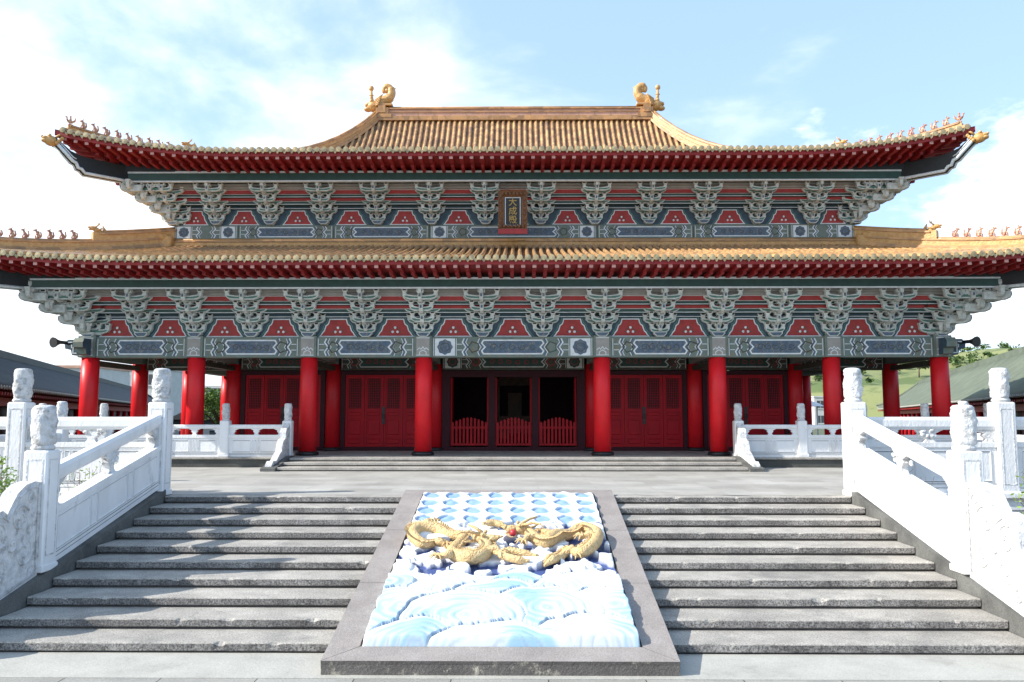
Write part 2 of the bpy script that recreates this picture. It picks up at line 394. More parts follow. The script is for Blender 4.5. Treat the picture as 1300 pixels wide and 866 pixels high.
def flight(x0, x1, label):
    root = thing('stone_staircase', label, 'stairs', ((x0+x1)/2, Y1, 0), 'stair flights up to the terrace')
    cx = (x0+x1)/2
    sup = MB(); sup.prism([(Y1+.06-Y1, 0), (YT+.4-Y1, 0), (YT+.4-Y1, ZT-.14), (YT+.08-Y1, ZT-.14)] , x0-cx+.03, x1-cx-.03, 'yz')
    rnd = random.Random(int(x0*10))
    st = MB()
    for k in range(NR):
        y0 = Y1+k*TREAD-Y1; z1 = (k+1)*RISE; yb = y0+TREAD+.1
        if k == NR-1: yb = y0+.42
        # stone slabs with small gaps
        xs = [x0-cx]
        while xs[-1] < x1-cx-2.9: xs.append(xs[-1]+rnd.uniform(1.7, 2.6))
        xs.append(x1-cx)
        for a, b in zip(xs, xs[1:]):
            dz = rnd.uniform(-.004, .004); dy = rnd.uniform(-.006, .006)
            worn_slab(st, a+.0005, b-.0005, y0+dy*.5, yb, z1-.105, z1+dz*.3, rnd.uniform(0, 90))
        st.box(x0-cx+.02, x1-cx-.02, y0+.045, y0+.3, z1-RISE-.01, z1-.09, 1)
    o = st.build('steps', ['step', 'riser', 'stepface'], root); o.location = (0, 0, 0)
flight(-6.44, -1.6, 'granite step flight left of the dragon ramp, half in balustrade shadow')
flight(1.6, 6.375, 'granite step flight right of the dragon ramp, almost wholly sunlit')

# ============================================================ DRAGON RAMP
FY0, FZ0, FY1, FZ1 = 9.08, .165, 15.55, 1.43      # frame plane, bottom front to top
FW = 1.97
fl = math.hypot(FY1-FY0, FZ1-FZ0); fang = math.atan2(FZ1-FZ0, FY1-FY0)
ramp = thing('dragon_relief_ramp', 'grey framed carved ramp with two ochre dragons above pale blue waves', 'relief', (0, FY0, 0))
ux = Vector((0, math.cos(fang), math.sin(fang))); un = Vector((0, -math.sin(fang), math.cos(fang)))
O = Vector((0, 0, FZ0))
def fp(x, s, h): return Vector((x, 0, 0)) + O + ux*s + un*h           # frame coordinates: across, up the slope, out of it
fm = MB(lambda p: fp(p.x, p.y, p.z))
bw = .36; bb = .33; bt = .24
def slab(pts, m=0, top=0.0, th=.16):
    n = len(pts); vs = [(x, s, top) for x, s in pts]+[(x, s, top-th) for x, s in pts]
    fm.add(vs, [tuple(range(n))]+[tuple(range(2*n-1, n-1, -1))], m); fm.add(vs, [(i, n+i, n+(i+1) % n, (i+1) % n) for i in range(n)], 1)
gp = .004
slab([(-FW+gp, 0), (FW-gp, 0), (FW-bw-.01, bb), (-FW+bw+.01, bb)])
slab([(-FW+bw, fl-bt), (FW-bw, fl-bt), (FW-gp, fl), (-FW+gp, fl)])
for sx in (-1, 1):
    cuts = [0, 2.15, 4.3, fl]
    for a, b in zip(cuts, cuts[1:]):
        def xi(s): return FW if s <= 0 or s >= fl else FW-bw
        pts = [(FW, a+gp), (FW, b-gp)]
        if b == fl: pts += [(FW-bw, fl-bt)]
        else: pts += [(FW-bw, b-gp)]
        if a == 0: pts += [(FW-bw, bb)]
        else: pts += [(FW-bw, a+gp)]
        pts = [(sx*x, s) for x, s in pts]
        slab(pts if sx > 0 else pts[::-1])
fm.xf = None
fm.prism([(0.02, 0.0), (.02, FZ0-.03), (FY1-FY0-.02, FZ1-.12), (FY1-FY0-.02, 0)], -FW+.02, FW-.02, 'yz', 1)
fm.box(-FW+.005, FW-.005, .004, .3, 0, .12, 1)
fm.build('stone_frame', ['frame', 'framefront'], ramp)
# height-field relief
S0, S1 = bb, fl-bt; HW = FW-bw
def sstep(a, b, x):
    t_ = max(0, min(1, (x-a)/(b-a))); return t_*t_*(3-2*t_)
V1, V2 = .34, .70
blobs = []
rb = random.Random(3)
for i in range(46): blobs.append((rb.uniform(-.98, .98), V1+.02+(V2-V1-.02)*rb.random(), rb.uniform(.05, .11)))
def nz(x, y, z=0): return noise.noise(Vector((x, y, z)))
def relief(u, v):
    """returns height, colour; u -1..1 across, v 0..1 up the slope"""
    x = u*HW; s = v*(S1-S0)
    bound = V1+.018*math.sin(u*11)+.02*nz(u*5, 1)
    if v < bound:                                   # waves
        # overlapping wave humps drawn as concentric rings
        best = None
        hum = [(0.0, -.10, .62, 1.0, 1), (-.62, -.02, .40, .8, 2), (.70, .0, .42, .8, 3), (-.30, .10, .45, .62, 4), (.34, .13, .42, .6, 5),
               (-.80, .13, .40, .55, 6), (.85, .15, .35, .55, 7), (-.05, .17, .42, .4, 8), (-.5, .24, .26, .3, 9), (.5, .25, .26, .3, 10), (-.98, .27, .2, .2, 11), (.98, .27, .2, .2, 12), (.1, .25, .3, .2, 13)]
        for (cu, cv, r, pr, k) in hum:
            dx = (u-cu)*HW; dy = (v-cv)*(S1-S0); d = math.hypot(dx, dy*1.0)
            rr = r*1.75
            d2 = d + .12*nz(u*4+k, v*8)+.03*nz(u*15, v*25+k)
            if d2 < rr:
                q = d2/rr; best = (q, k, pr, d2); break
        if best is None: h = .05; ring = .5; q = 1; d2 = 0
        else:
            q, k, pr, d2 = best
            ring = .5+.5*math.sin(d2*46)
            h = .05+.11*math.sqrt(max(0, 1-q**4))+.020*ring*(1-q)**.3+.02*pr
        foam = sstep(.80, .97, q)
        curl = max(0, nz(u*4+3, v*13))*.05
        h += foam*.03+curl
        t_ = (1-foam)*sstep(.30, .95, ring*.35+.30+nz(u*2.3, v*5)*.9)
        if k == 1 and q < .5: t_ = max(t_, .35+.5*ring)
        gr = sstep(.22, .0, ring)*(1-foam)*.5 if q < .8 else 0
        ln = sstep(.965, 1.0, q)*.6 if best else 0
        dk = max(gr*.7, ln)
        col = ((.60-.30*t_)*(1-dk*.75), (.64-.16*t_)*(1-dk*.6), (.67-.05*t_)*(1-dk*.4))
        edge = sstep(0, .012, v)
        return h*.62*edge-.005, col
    if v < V2+.012*math.sin(u*14):                   # churned cloud bank carrying the dragons
        h = .05
        for (bu, bv, r) in blobs:
            d = math.hypot((u-bu)*HW, (v-bv)*(S1-S0))
            if d < r*2.2: h = max(h, .05+.09*math.sqrt(max(0, 1-(d/(r*2.2))**2)))
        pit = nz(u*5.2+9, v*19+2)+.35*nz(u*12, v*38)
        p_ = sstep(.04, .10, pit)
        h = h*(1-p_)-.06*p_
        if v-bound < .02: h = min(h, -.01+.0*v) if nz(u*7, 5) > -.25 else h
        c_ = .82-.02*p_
        c_ = .74; col = (c_-.69*p_, c_-.66*p_, c_-.52*p_)  # shade inside the pits painted as dark navy
        return h*.62-.01, col
    # lattice of cloud rings around blue pits, eight across, four up
    a = (u+1)/2*8; vv = (v-V2)/(1-V2)*4
    i = math.floor(a); j = math.floor(vv)
    fx = a-i-.5+.10*nz(i*3.1, j*1.7); fy = vv-j-.5+.10*nz(i*1.3, j*2.9+5)
    wx = .40+.05*nz(i*2.2, j*3.3+9); wy = .42+.05*nz(i*5.2, j*1.3)
    d = math.hypot(fx/wx, fy/wy)+.16*nz(a*3, vv*3, 2)
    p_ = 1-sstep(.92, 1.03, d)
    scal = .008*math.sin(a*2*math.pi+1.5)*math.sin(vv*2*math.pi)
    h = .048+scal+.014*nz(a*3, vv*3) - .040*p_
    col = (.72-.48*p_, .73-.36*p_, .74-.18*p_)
    if v > .99: h *= sstep(1.002, .985, v)
    return h, col
NU, NV = 250, 330
rm = MB(lambda p: fp(p.x, p.y, p.z)); cols = []
vs = []
for j in range(NV+1):
    for i in range(NU+1):
        u = -1+2*i/NU; v = j/NV
        h, c = relief(u, v)
        ed = 1+.02*nz(v*26, 3 if u > 0 else 8)
        if i in (0, NU) or j in (0, NV): h = -.03
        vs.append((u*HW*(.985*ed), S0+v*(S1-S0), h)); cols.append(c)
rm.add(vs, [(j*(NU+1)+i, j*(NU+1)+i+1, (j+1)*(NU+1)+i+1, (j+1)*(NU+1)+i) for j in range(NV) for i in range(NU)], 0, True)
mr_ = bpy.data.materials.new('painted_relief'); mr_.use_nodes = True; M['relief'] = mr_
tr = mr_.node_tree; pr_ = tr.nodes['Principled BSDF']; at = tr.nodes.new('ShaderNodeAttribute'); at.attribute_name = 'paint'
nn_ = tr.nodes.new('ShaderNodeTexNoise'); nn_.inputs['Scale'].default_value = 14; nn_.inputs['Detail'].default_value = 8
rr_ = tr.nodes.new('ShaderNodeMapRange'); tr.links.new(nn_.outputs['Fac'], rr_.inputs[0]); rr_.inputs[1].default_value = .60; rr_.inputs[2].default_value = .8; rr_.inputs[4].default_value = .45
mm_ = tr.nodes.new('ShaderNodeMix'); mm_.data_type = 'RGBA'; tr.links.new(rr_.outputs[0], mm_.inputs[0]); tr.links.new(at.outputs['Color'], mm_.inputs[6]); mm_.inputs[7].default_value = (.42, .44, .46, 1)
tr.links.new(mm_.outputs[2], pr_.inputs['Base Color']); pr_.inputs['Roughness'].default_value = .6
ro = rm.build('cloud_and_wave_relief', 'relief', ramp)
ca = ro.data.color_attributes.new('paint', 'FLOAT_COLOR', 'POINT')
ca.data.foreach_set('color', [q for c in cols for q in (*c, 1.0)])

_t = M['drag'].node_tree; _v = _t.nodes.new('ShaderNodeTexVoronoi'); _v.inputs['Scale'].default_value = 34
_g = _t.nodes.new('ShaderNodeNewGeometry'); _t.links.new(_g.outputs['Position'], _v.inputs['Vector'])
_b = _t.nodes.new('ShaderNodeBump'); _b.inputs['Strength'].default_value = .8; _b.inputs['Distance'].default_value = .02; _b.invert = True
_p = _t.nodes['Principled BSDF']; _t.links.new(_p.inputs['Normal'].links[0].from_socket, _b.inputs['Normal']); _t.links.new(_v.outputs['Distance'], _b.inputs['Height']); _t.links.new(_b.outputs[0], _p.inputs['Normal'])
# dragons: long tapering bodies weaving in and out of the clouds
def crom(P, n):
    out = []
    for i in range(len(P)-1):
        p0 = P[max(0, i-1)]; p1 = P[i]; p2 = P[i+1]; p3 = P[min(len(P)-1, i+2)]
        for k in range(n):
            t_ = k/n
            out.append(tuple(.5*((2*b)+(-a+c)*t_+(2*a-5*b+4*c-d)*t_*t_+(-a+3*b-3*c+d)*t_**3) for a, b, c, d in zip(p0, p1, p2, p3)))
    out.append(tuple(P[-1])); return out
def dragon(name, pts, rads, head_dir, legs, label):
    """pts in (u, v, h)"""
    d = MB(lambda p: fp(p.x, p.y, p.z))
    pp = [(u*HW*.97, S0+(v*.88+.043)*(S1-S0), h*.50) for u, v, h in pts]; rads = [r*.80 for r in rads]
    cp = crom(pp, 8); n = len(cp)
    rr = []
    for i in range(n):
        q = i/(n-1)*(len(rads)-1); k = min(int(q), len(rads)-2); rr.append(rads[k]*(1-q+k)+rads[k+1]*(q-k))
    d.tube(cp, rr, 12, up=(0, 0, 1))
    for i in range(3, n-4, 1):  # every ring carries one fin                         # dorsal fins
        p = Vector(cp[i]); t_ = (Vector(cp[i+1])-Vector(cp[i-1])).normalized(); sd = Vector((-t_.y, t_.x, 0)).normalized()
        b = p+sd*rr[i]*.75+Vector((0, 0, rr[i]*.55)); w = t_*.035
        tip = p+sd*(rr[i]*1.35+.01)+Vector((0, 0, rr[i]*.9+.01))-t_*.03
        d.add([b-w, b+w, b+w*.2+Vector((0, 0, .03)), tip], [(0, 1, 3), (1, 2, 3), (2, 0, 3), (0, 2, 1)])
    # head
    h = Vector(cp[-1]); D = Vector((*head_dir, 0)).normalized(); Sd = Vector((-D.y, D.x, 0))
    rot = Matrix((D, Sd, Vector((0, 0, 1)))).transposed()
    d.ball(h+Vector((0, 0, .03)), (.14, .10, .08), 12, rot=rot)
    d.ball(h+D*.16+Vector((0, 0, .04)), (.12, .07, .06), 10, rot=rot); d.ball(h+D*.15+Vector((0, 0, -.03)), (.10, .06, .03), 10, rot=rot)
    d.ball(h+D*.27+Vector((0, 0, .07)), .035, 8)
    for e in (-1, 1):
        d.ball(h+D*.05+Sd*.08*e+Vector((0, 0, .11)), .03, 8)
        q = h+Sd*.05*e+Vector((0, 0, .10))
        d.tube([q, q-D*.14+Sd*.05*e+Vector((0, 0, .05)), q-D*.26+Sd*.12*e+Vector((0, 0, .05)), q-D*.30+Sd*.2*e+Vector((0, 0, .03))], [.028, .022, .016, .006], 6)
        q = h+D*.2+Sd*.06*e
        d.tube([q, q+D*.1+Sd*.1*e+Vector((0, 0, .03)), q+D*.02+Sd*.2*e, q-D*.1+Sd*.22*e], [.014, .012, .01, .004], 5)
        for k in range(4):
            q = h-D*(.06+.03*k)+Sd*.09*e
            d.tube([q, q-D*.12+Sd*(.06+.02*k)*e, q-D*.2+Sd*(.05+.05*k)*e], [.022, .014, .004], 5)
    # legs with five claws each
    for (i, side, ln, bend) in legs:
        p = Vector(cp[int(i*(n-1))]); t_ = (Vector(cp[min(n-1, int(i*(n-1))+1)])-p).normalized(); sd = Vector((-t_.y, t_.x, 0))*side
        k1 = p+sd*ln*.5+t_*bend+Vector((0, 0, .05)); k2 = p+sd*ln+t_*bend*.1+Vector((0, 0, .03))
        d.tube([p, k1, k2], [.085, .065, .04], 8); d.ball(k2, .05, 8)
        for c_ in range(5):
            a_ = -1.3+c_*.65; dv_ = (sd*math.cos(a_)+t_*math.sin(a_))
            d.tube([k2, k2+dv_*.09+Vector((0, 0, .03)), k2+dv_*.15-Vector((0, 0, .02))], [.024, .018, .005], 5)
    o = d.build(name, 'drag', ramp); o['label'] = label; return o
dragon('dragon', [(-.32, .50, .06), (-.50, .47, .14), (-.62, .58, .04), (-.80, .54, .16), (-.93, .60, .2), (-.90, .655, .2), (-.72, .665, .18), (-.58, .63, .07), (-.42, .60, .12), (-.50, .47, .16), (-.36, .42, .22), (-.22, .43, .2), (-.16, .50, .2), (-.24, .55, .24)],
       [.02, .05, .07, .10, .12, .125, .12, .11, .10, .12, .13, .12, .10, .09], (.5, -.15), [(.18, 1, .22, .1), (.45, 1, .22, -.1), (.72, -1, .25, .1), (.88, -1, .24, .12)], 'left dragon coiled with its head towards the centre')
dragon('dragon', [(.36, .40, .03), (.44, .42, .14), (.52, .46, .05), (.60, .50, .10), (.72, .47, .16), (.86, .53, .2), (.91, .62, .2), (.78, .675, .18), (.64, .64, .08), (.50, .60, .18), (.42, .55, .22), (.32, .555, .2), (.24, .62, .2), (.16, .635, .22)],
       [.02, .08, .08, .07, .10, .12, .125, .11, .11, .14, .14, .12, .10, .09], (-.6, -.1), [(.2, -1, .2, .1), (.42, 1, .22, .1), (.7, -1, .25, .1), (.85, 1, .24, .12)], 'right dragon looped with its head towards the centre')
e = MB(lambda p: fp(p.x, p.y, p.z))
for (a, b, c) in (((-.10, .44, .12), (.06, .41, .16), (.22, .40, .08)), ((-.02, .47, .1), (.10, .46, .14), (.30, .44, .06)), ((-.24, .655, .12), (-.12, .67, .16), (.0, .65, .08))):
    e = MB(lambda p: fp(p.x, p.y, p.z)); e.tube(crom([(a[0]*HW, S0+a[1]*(S1-S0), a[2]), (b[0]*HW, S0+b[1]*(S1-S0), b[2]*.6), (c[0]*HW, S0+c[1]*(S1-S0), c[2])], 6), [.03]*3+[.06]*7+[.03]*3, 8)
    e.build('dragon_limb', 'drag', ramp)
e = MB(lambda p: fp(p.x, p.y, p.z)); e.ball((.07*HW, S0+.575*(S1-S0), .13), .055, 12); e.build('pearl', 'redbead', ramp)

# ============================================================ BALUSTRADES
def head_mesh(r, h, seed):
    b = MB()
    prof = [(r*.78, 0), (r*.9, h*.03), (r*1.0, h*.06), (r*.92, h*.10), (r*.80, h*.13)]
    n = 40
    for i in range(36): 
        z = h*(.15+.76*i/35); prof.append((r*(.90+.10*math.sin(math.pi*i/35)**.5), z))
    prof += [(r*.93, h*.94), (r*.75, h*.985), (r*.45, h)]
    def fr(an, i, z):
        if i < 5 or i > 40: return 1
        q = 1+.10*math.sin(3*an+z/h*7+seed)*math.sin(z/h*9+seed)
        q += .10*abs(noise.noise(Vector((math.cos(an)*4+seed, math.sin(an)*4, z/h*8))))**.6-.05+.09*noise.noise(Vector((math.cos(an)*2.3+seed, math.sin(an)*2.3, z/h*5)))+.06*noise.noise(Vector((math.cos(an)*6, math.sin(an)*6+seed, z/h*12)))
        return q
    b.lathe((0, 0, 0), prof, n, 0, True, fr)
    return b.mesh('post_head', ['carved'])
HEADS = [head_mesh(.165, .66, s) for s in range(4)]
HEADS_S = [head_mesh(.115, .52, s) for s in range(3)]
rh = random.Random(11)
def add_post(root, x, y, z, w, hs, big=True):
    p = MB(); q = w/2
    p.bbox(-q-.02, q+.02, -q-.02, q+.02, 0, .10, 0, .012)
    p.bbox(-q, q, -q, q, .08, hs, 0, .022)
    if big:                                             # sunk panel moulding on the four faces
        for (ax, sg) in ((0, -1), (0, 1), (1, -1), (1, 1)):
            for (a, b, c, d) in ((-q+.055, q-.055, .22, .24), (-q+.055, q-.055, hs-.14, hs-.12), (-q+.055, -q+.075, .24, hs-.14), (q-.075, q-.055, .24, hs-.14)):
                if ax == 0: y0 = sg*(q+.004); p.box(a, b, min(y0, y0-sg*.02), max(y0, y0-sg*.02), c, d, 1)
                else: x0 = sg*(q+.004); p.box(min(x0, x0-sg*.02), max(x0, x0-sg*.02), a, b, c, d, 1)
    o = p.build('post', ['white', 'carved'], root, (x, y, z))
    hd = link_mesh('post_head', rh.choice(HEADS if big else HEADS_S), o, (0, 0, hs-.01), rh.uniform(0, 6.28))
    return o
def span(root, P0, P1, rail0, rail1, panel_top, bot, th=.17, urns=1, big=True, carved_mid=True, ends=True):
    """one bay between two posts; heights are above the line P0-P1, the bay may slope"""
    P0 = Vector(P0); P1 = Vector(P1); L = (P1.xy-P0.xy).length; dx, dy = (P1.x-P0.x)/L, (P1.y-P0.y)/L; sl = (P1.z-P0.z)/L
    xf = lambda p: Vector((P0.x+dx*p.x-dy*p.y, P0.y+dy*p.x+dx*p.y, P0.z+p.z+sl*p.x))
    q = th/2
    r = MB(xf); zc = (rail0+rail1)/2; hh = (rail1-rail0)/2
    oct_ = [(-q*.75, rail0), (q*.75, rail0), (q, rail0+hh*.5), (q, rail1-hh*.5), (q*.7, rail1), (-q*.7, rail1), (-q, rail1-hh*.5), (-q, rail0+hh*.5)]
    r.prism(oct_, 0, L, 'yz'); r.build('handrail', ['white'], root)
    pn = MB(xf)
    pn.box(0, L, -q, q, bot, panel_top, 0)
    pn.box(0, L, -q-.025, q+.025, panel_top-.07, panel_top+.02, 0)
    g0, g1 = bot+(panel_top-bot)*.24, panel_top-.13
    nb = 2 if L > 1.5 else 1
    for sgn in (-1, 1):
        y0 = sgn*(q+.003); a_, b_ = sorted((y0, y0-sgn*.02))
        pn.box(0.02, L-.02, a_, b_, g0-.055, g0-.045, 1)
        pn.box(0.02, L-.02, a_, b_, bot+(panel_top-bot)*.10, bot+(panel_top-bot)*.10+.01, 1)
        cuts = [.1, L*.30, L*.36, L*.64, L*.70, L-.1] if big else [.1, L*.42, L*.47, L*.53, L*.58, L-.1]
        for k in range(0, len(cuts)-1):
            xa, xb = cuts[k]+.015, cuts[k+1]-.015
            if xb-xa < .03: continue
            for (a, b, c, d) in ((xa, xb, g0, g0+.013), (xa, xb, g1-.013, g1), (xa, xa+.013, g0+.013, g1-.013), (xb-.013, xb, g0+.013, g1-.013)):
                y2 = sgn*(q+.014); c_, d_ = sorted((y2, y2-sgn*.025)); pn.box(a, b, c_, d_, c, d, 0)
                y2 = sgn*(q+.002); c_, d_ = sorted((y2, y2-sgn*.01)); pn.box(a+.004, b+.004, c_, d_, c-.013, d-.013, 1)
    pn.build('panel', ['white', 'groove'], root)
    # vase shaped struts
    n = urns
    pos = [L*(k+1)/(n+1) for k in range(n)]
    for k, x in enumerate(pos+([0.0, L] if ends else [])):
        u = MB(xf); z0, z1 = panel_top+.015, rail0+.01; H = z1-z0; w = .13 if big else .09
        half = x in (0.0, L)
        prof = [(w*.9, 0), (w*.55, H*.18), (w*.5, H*.30), (w*.75, H*.40), (w*1.0, H*.55), (w*.8, H*.68), (w*1.3, H*.8), (w*1.9, H*.93), (w*2.0, H)]
        if half:
            sg = 1 if x == 0 else -1; x0 = x
            pts = [(x0, z0)]+[(x0+sg*(a*1.1+.08), z0+b) for a, b in prof]+[(x0, z1)]
        else:
            pts = [(x-a, z0+b) for a, b in prof]+[(x+a, z0+b) for a, b in reversed(prof)]
        u.prism(pts, -q*.62, q*.62, 'xz')
        if big and not half:
            for c_ in range(9):
                u.ball((x+rh.uniform(-.2, .2), rh.choice((-1, 1))*q*.6, z0+H*rh.uniform(.45, .95)), (.06, .03, .04), 6)
        u.build('strut', ['carved' if big else 'white'], root)
def stair_balustrade(sx, lab):
    X = 6.56*sx if sx > 0 else -6.66
    ci = 6.39 if sx > 0 else 6.46
    root = thing('stair_balustrade', lab, 'balustrade', (0, 0, 0), 'white balustrades beside the great stairs')
    c = MB(); yb, yt = 9.55, YT+.1; off = .15
    c.prism([(yb, 0), (yt, 0), (yt, nose(yt)+off*.6), (yb, nose(yb)+off)], min(ci*sx, (ci+.47)*sx), max(ci*sx, (ci+.47)*sx), 'yz')
    c.build('curb', ['curb'], root)
    zl = nose(11.62)+.14
    add_post(root, X, YT+.19, ZT, .35, 1.76); add_post(root, X, 11.62, zl-.02, .35, 1.70)
    y0, y1 = 11.80, YT+.02; b0 = nose(y0)+.12; b1 = nose(y1)+.12
    span(root, (X, y0, b0), (X, y1, b1), 1.18, 1.40, .80, 0.0, th=.18, urns=1)
    # drum stone closing the foot of the rail
    D = MB(); n0 = nose(11.45)
    sl = RISE/TREAD
    prof = [(11.45, n0+.12), (9.45, nose(9.45)+.10), (9.42, .42), (9.50, .62), (9.62, .70), (9.78, .68), (9.86, .78), (9.90, .98), (10.02, 1.10), (10.18, 1.10), (10.26, 1.16),
            (10.30, 1.38), (10.42, 1.56), (10.62, 1.60), (10.72, 1.54), (10.80, 1.66), (10.92, 1.80), (11.1, 1.90), (11.3, 1.93), (11.45, 1.90)]
    D.prism(prof, X-.11, X+.11, 'yz')
    for sg in (-1, 1):
        xx = X+sg*.112
        ins = offset_poly(prof, .07)
        loop = [(xx, a, b) for a, b in ins]; D.tube(loop+[loop[0]], .016, 6)
        def spiral(cy, cz, r, turns, ph, dr=1):
            pts = []
            for i in range(int(turns*14)+1):
                q = i/14; a = ph+dr*q*2*math.pi; rr = r*(1-q/turns*.85); pts.append((xx, cy+rr*math.cos(a), cz+rr*math.sin(a)))
            D.tube(pts, .017, 6)
        for (cy, cz, r, tn, ph, dr) in ((11.0, 1.45, .20, 1.5, .5, 1), (10.55, 1.25, .2, 1.4, 2, -1), (11.1, .98, .2, 1.6, 1, -1), (10.6, .85, .16, 1.3, 4, 1), (10.15, .78, .16, 1.4, 2, 1), (9.8, .48, .12, 1.3, 3, -1),
                                        (11.22, 1.7, .09, 1.2, 0, 1), (10.85, 1.12, .1, 1.1, 3, 1), (10.35, .62, .1, 1.2, 5, -1)):
            spiral(cy, cz, r, tn, ph, dr)
    D.build('drum_stone', ['carved'], root)
stair_balustrade(-1, 'white carved stair balustrade on the left, its face towards the steps in shade')
stair_balustrade(1, 'white stair balustrade on the right of the steps, its face in full sun')
for sx, wd in ((-1, 'left'), (1, 'right')):
    root = thing('terrace_balustrade', 'white terrace balustrade with tall carved posts on the retaining wall, %s of the great stairs' % wd, 'balustrade', (0, 0, 0), 'white balustrades along the terrace edge')
    Y = YT+.19; f = lambda x: sx*x
    add_post(root, f(9.35), Y, ZT, .35, 1.76)
    span(root, (f(6.74), Y, ZT+.06), (f(9.17), Y, ZT+.06), 1.18, 1.42, .92, 0.0, th=.18, urns=1)
    add_post(root, f(10.2), 18.25, ZT, .25, 1.32, False).scale = (1, 1, 1)
    span(root, (f(9.53), Y, ZT+.06), (f(10.2), Y, ZT+.06), 1.18, 1.42, .92, 0.0, th=.18, urns=0, ends=False)
    span(root, (f(10.2), Y+.1, ZT), (f(10.2), 18.12, ZT), .98, 1.12, .62, 0.0, th=.15, urns=2, big=False)

# ============================================================ PLINTH STEPS AND BALUSTRADE
root = thing('plinth_steps', 'low wide flight of three pale stone steps in front of the red doors', 'stairs', (0, 0, 0))
s = MB()
for k in range(3):
    y0 = 22.0+.6*k; z1 = ZT+.1*(k+1)
    s.bbox(-6.4, 6.4, y0, y0+(1.0 if k < 2 else .52), z1-.075, z1-(.003 if k == 2 else 0), 0, .012); s.box(-6.38, 6.38, y0+.05, y0+.4, z1-.11, z1-.07, 1)
s.build('steps', ['step', 'riser'], root)
for sx in (-1, 1):
    w = MB(); w.prism([(21.85, ZT), (YP, ZT), (YP, ZP+.04), (23.4, ZP+.04), (21.85, ZT+.08)], min(6.4*sx, 6.8*sx), max(6.4*sx, 6.8*sx), 'yz'); w.build('side_stone', ['curb'], root)
for sx, wd in ((-1, 'left'), (1, 'right')):
    root = thing('plinth_balustrade', 'low white balustrade on the dark plinth edge, %s of the plinth steps' % wd, 'balustrade', (0, 0, 0), 'low white balustrades on the hall plinth')
    f = lambda x: sx*x; Y = YP+.16
    xs = [6.65, 8.5, 10.32, 12.14, 13.98]
    for x in xs: add_post(root, f(x), Y, ZP, .27, 1.06, False)
    for a, b in zip(xs, xs[1:]): span(root, (f(a+.13), Y, ZP), (f(b-.13), Y, ZP), .82, .94, .62, 0.0, th=.14, urns=1, big=False)
    wg = MB(); pr = [(Y-.13, ZP), (Y-.13, ZP+1.0), (Y-.25, ZP+.86), (Y-.42, ZP+.84), (Y-.50, ZP+.72), (Y-.52, ZP+.55), (Y-.72, ZP+.48), (Y-.80, ZP+.36), (Y-.86, ZP+.20), (Y-1.1, ZP+.10), (Y-1.25, ZP+.0),
                  (Y-1.35, ZP-.05), (Y-1.62, ZP-.04), (Y-1.78, ZP-.14), (Y-1.80, ZP-.24), (Y-1.72, ZT+.01)]
    wg.prism(pr, f(6.65)-.09, f(6.65)+.09, 'yz')
    for sg in (-1, 1):
        ip = offset_poly(pr, .06); lp = [(f(6.65)+sg*.092, a, b) for a, b in ip]; wg.tube(lp+[lp[0]], .012, 5)
        for (cy, cz, r) in ((Y-.32, ZP+.6, .14), (Y-.6, ZP+.28, .12), (Y-1.5, ZP-.15, .07)):
            wg.tube([(f(6.65)+sg*.092, cy+r*(1-i/22)*math.cos(i*.5), cz+r*(1-i/22)*math.sin(i*.5)) for i in range(20)], .012, 5)
    wg.build('wing_stone', ['carved'], root)
pl = MB(); pl.box(-14.3, 14.3, YP, 40.8, ZT-.01, ZP-.06, 1); pl.bbox(-14.34, 14.34, YP-.05, 40.85, ZP-.07, ZP, 0, .015)
tag(pl.build('plinth', ['step', 'basestone']), kind='structure')
# ============================================================ THE HALL
hall = thing('temple_hall', 'large red columned temple hall with two tiers of yellow tiled roof above painted green brackets', 'temple hall', (0, 24.7, ZP))
HO = Vector((0, 24.7, ZP))
def H(mb, name, mats, parent=hall, label=None):
    mb.v = [p-HO for p in mb.v]; o = mb.build(name, mats, parent)
    if label: o['label'] = label
    return o
YF = 24.7                                 # front column line
CX = [2.74, 6.28, 9.77, 13.07]
ROWS = [24.7, 28.0, 32.2, 36.4, 39.7]
# ---- columns
cm = MB(); cm.lathe((0, 0, 0), [(.262, .10), (.262, 2.0), (.256, 2.99)], 28, 0)
CMESH = cm.mesh('column', ['red'])
bm_ = MB(); bm_.lathe((0, 0, 0), [(.31, 0), (.345, .02), (.35, .06), (.33, .10), (.29, .12), (.27, .125)], 28, 0); BMESH = bm_.mesh('column_base', ['iron'])
cc = MB(); cc.box(-.27, .27, -.27, .27, 2.985, 3.64, 0)
yq = -.276
cc.box(-.2, .2, yq, -.26, 3.03, 3.6, 1)
cc.strip([(-.2, 3.045), (.2, 3.045)], .02, yq-.003, 2)
cc.strip([(-.2, 3.575), (.2, 3.575)], .02, yq-.003, 2)
cc.strip([(-.18, 3.20), (-.1, 3.27), (-.06, 3.22), (0, 3.30), (.06, 3.22), (.1, 3.27), (.18, 3.20)], .022, yq-.003, 2)
cc.strip([(-.1, 3.06), (-.1, 3.14), (0, 3.2), (.1, 3.14), (.1, 3.06)], .022, yq-.003, 2)
CAPM = cc.mesh('column_cap', ['greengrey', 'taupe', 'line'])
cols = [(sx*x, YF) for x in CX for sx in (-1, 1)]+[(sx*x, 28.0) for x in CX for sx in (-1, 1)]
for y in ROWS[2:]: cols += [(-13.07, y), (13.07, y)]
for x, y in [(sx*x, 39.7) for x in CX[:3] for sx in (-1, 1)]: cols.append((x, y))
for x, y in cols:
    c = link_mesh('column', CMESH, hall, Vector((x, y, ZP))-HO)
    link_mesh('column_base', BMESH, c)
    if y == YF: link_mesh('column_cap', CAPM, c)
for x, y in cols:
    if y > YF:
        k = MB(); k.box(x-.2, x+.2, y-.2, y+.2, ZP+2.985, 5.3, 0)
        H(k, 'column_cap', ['greengrey'])

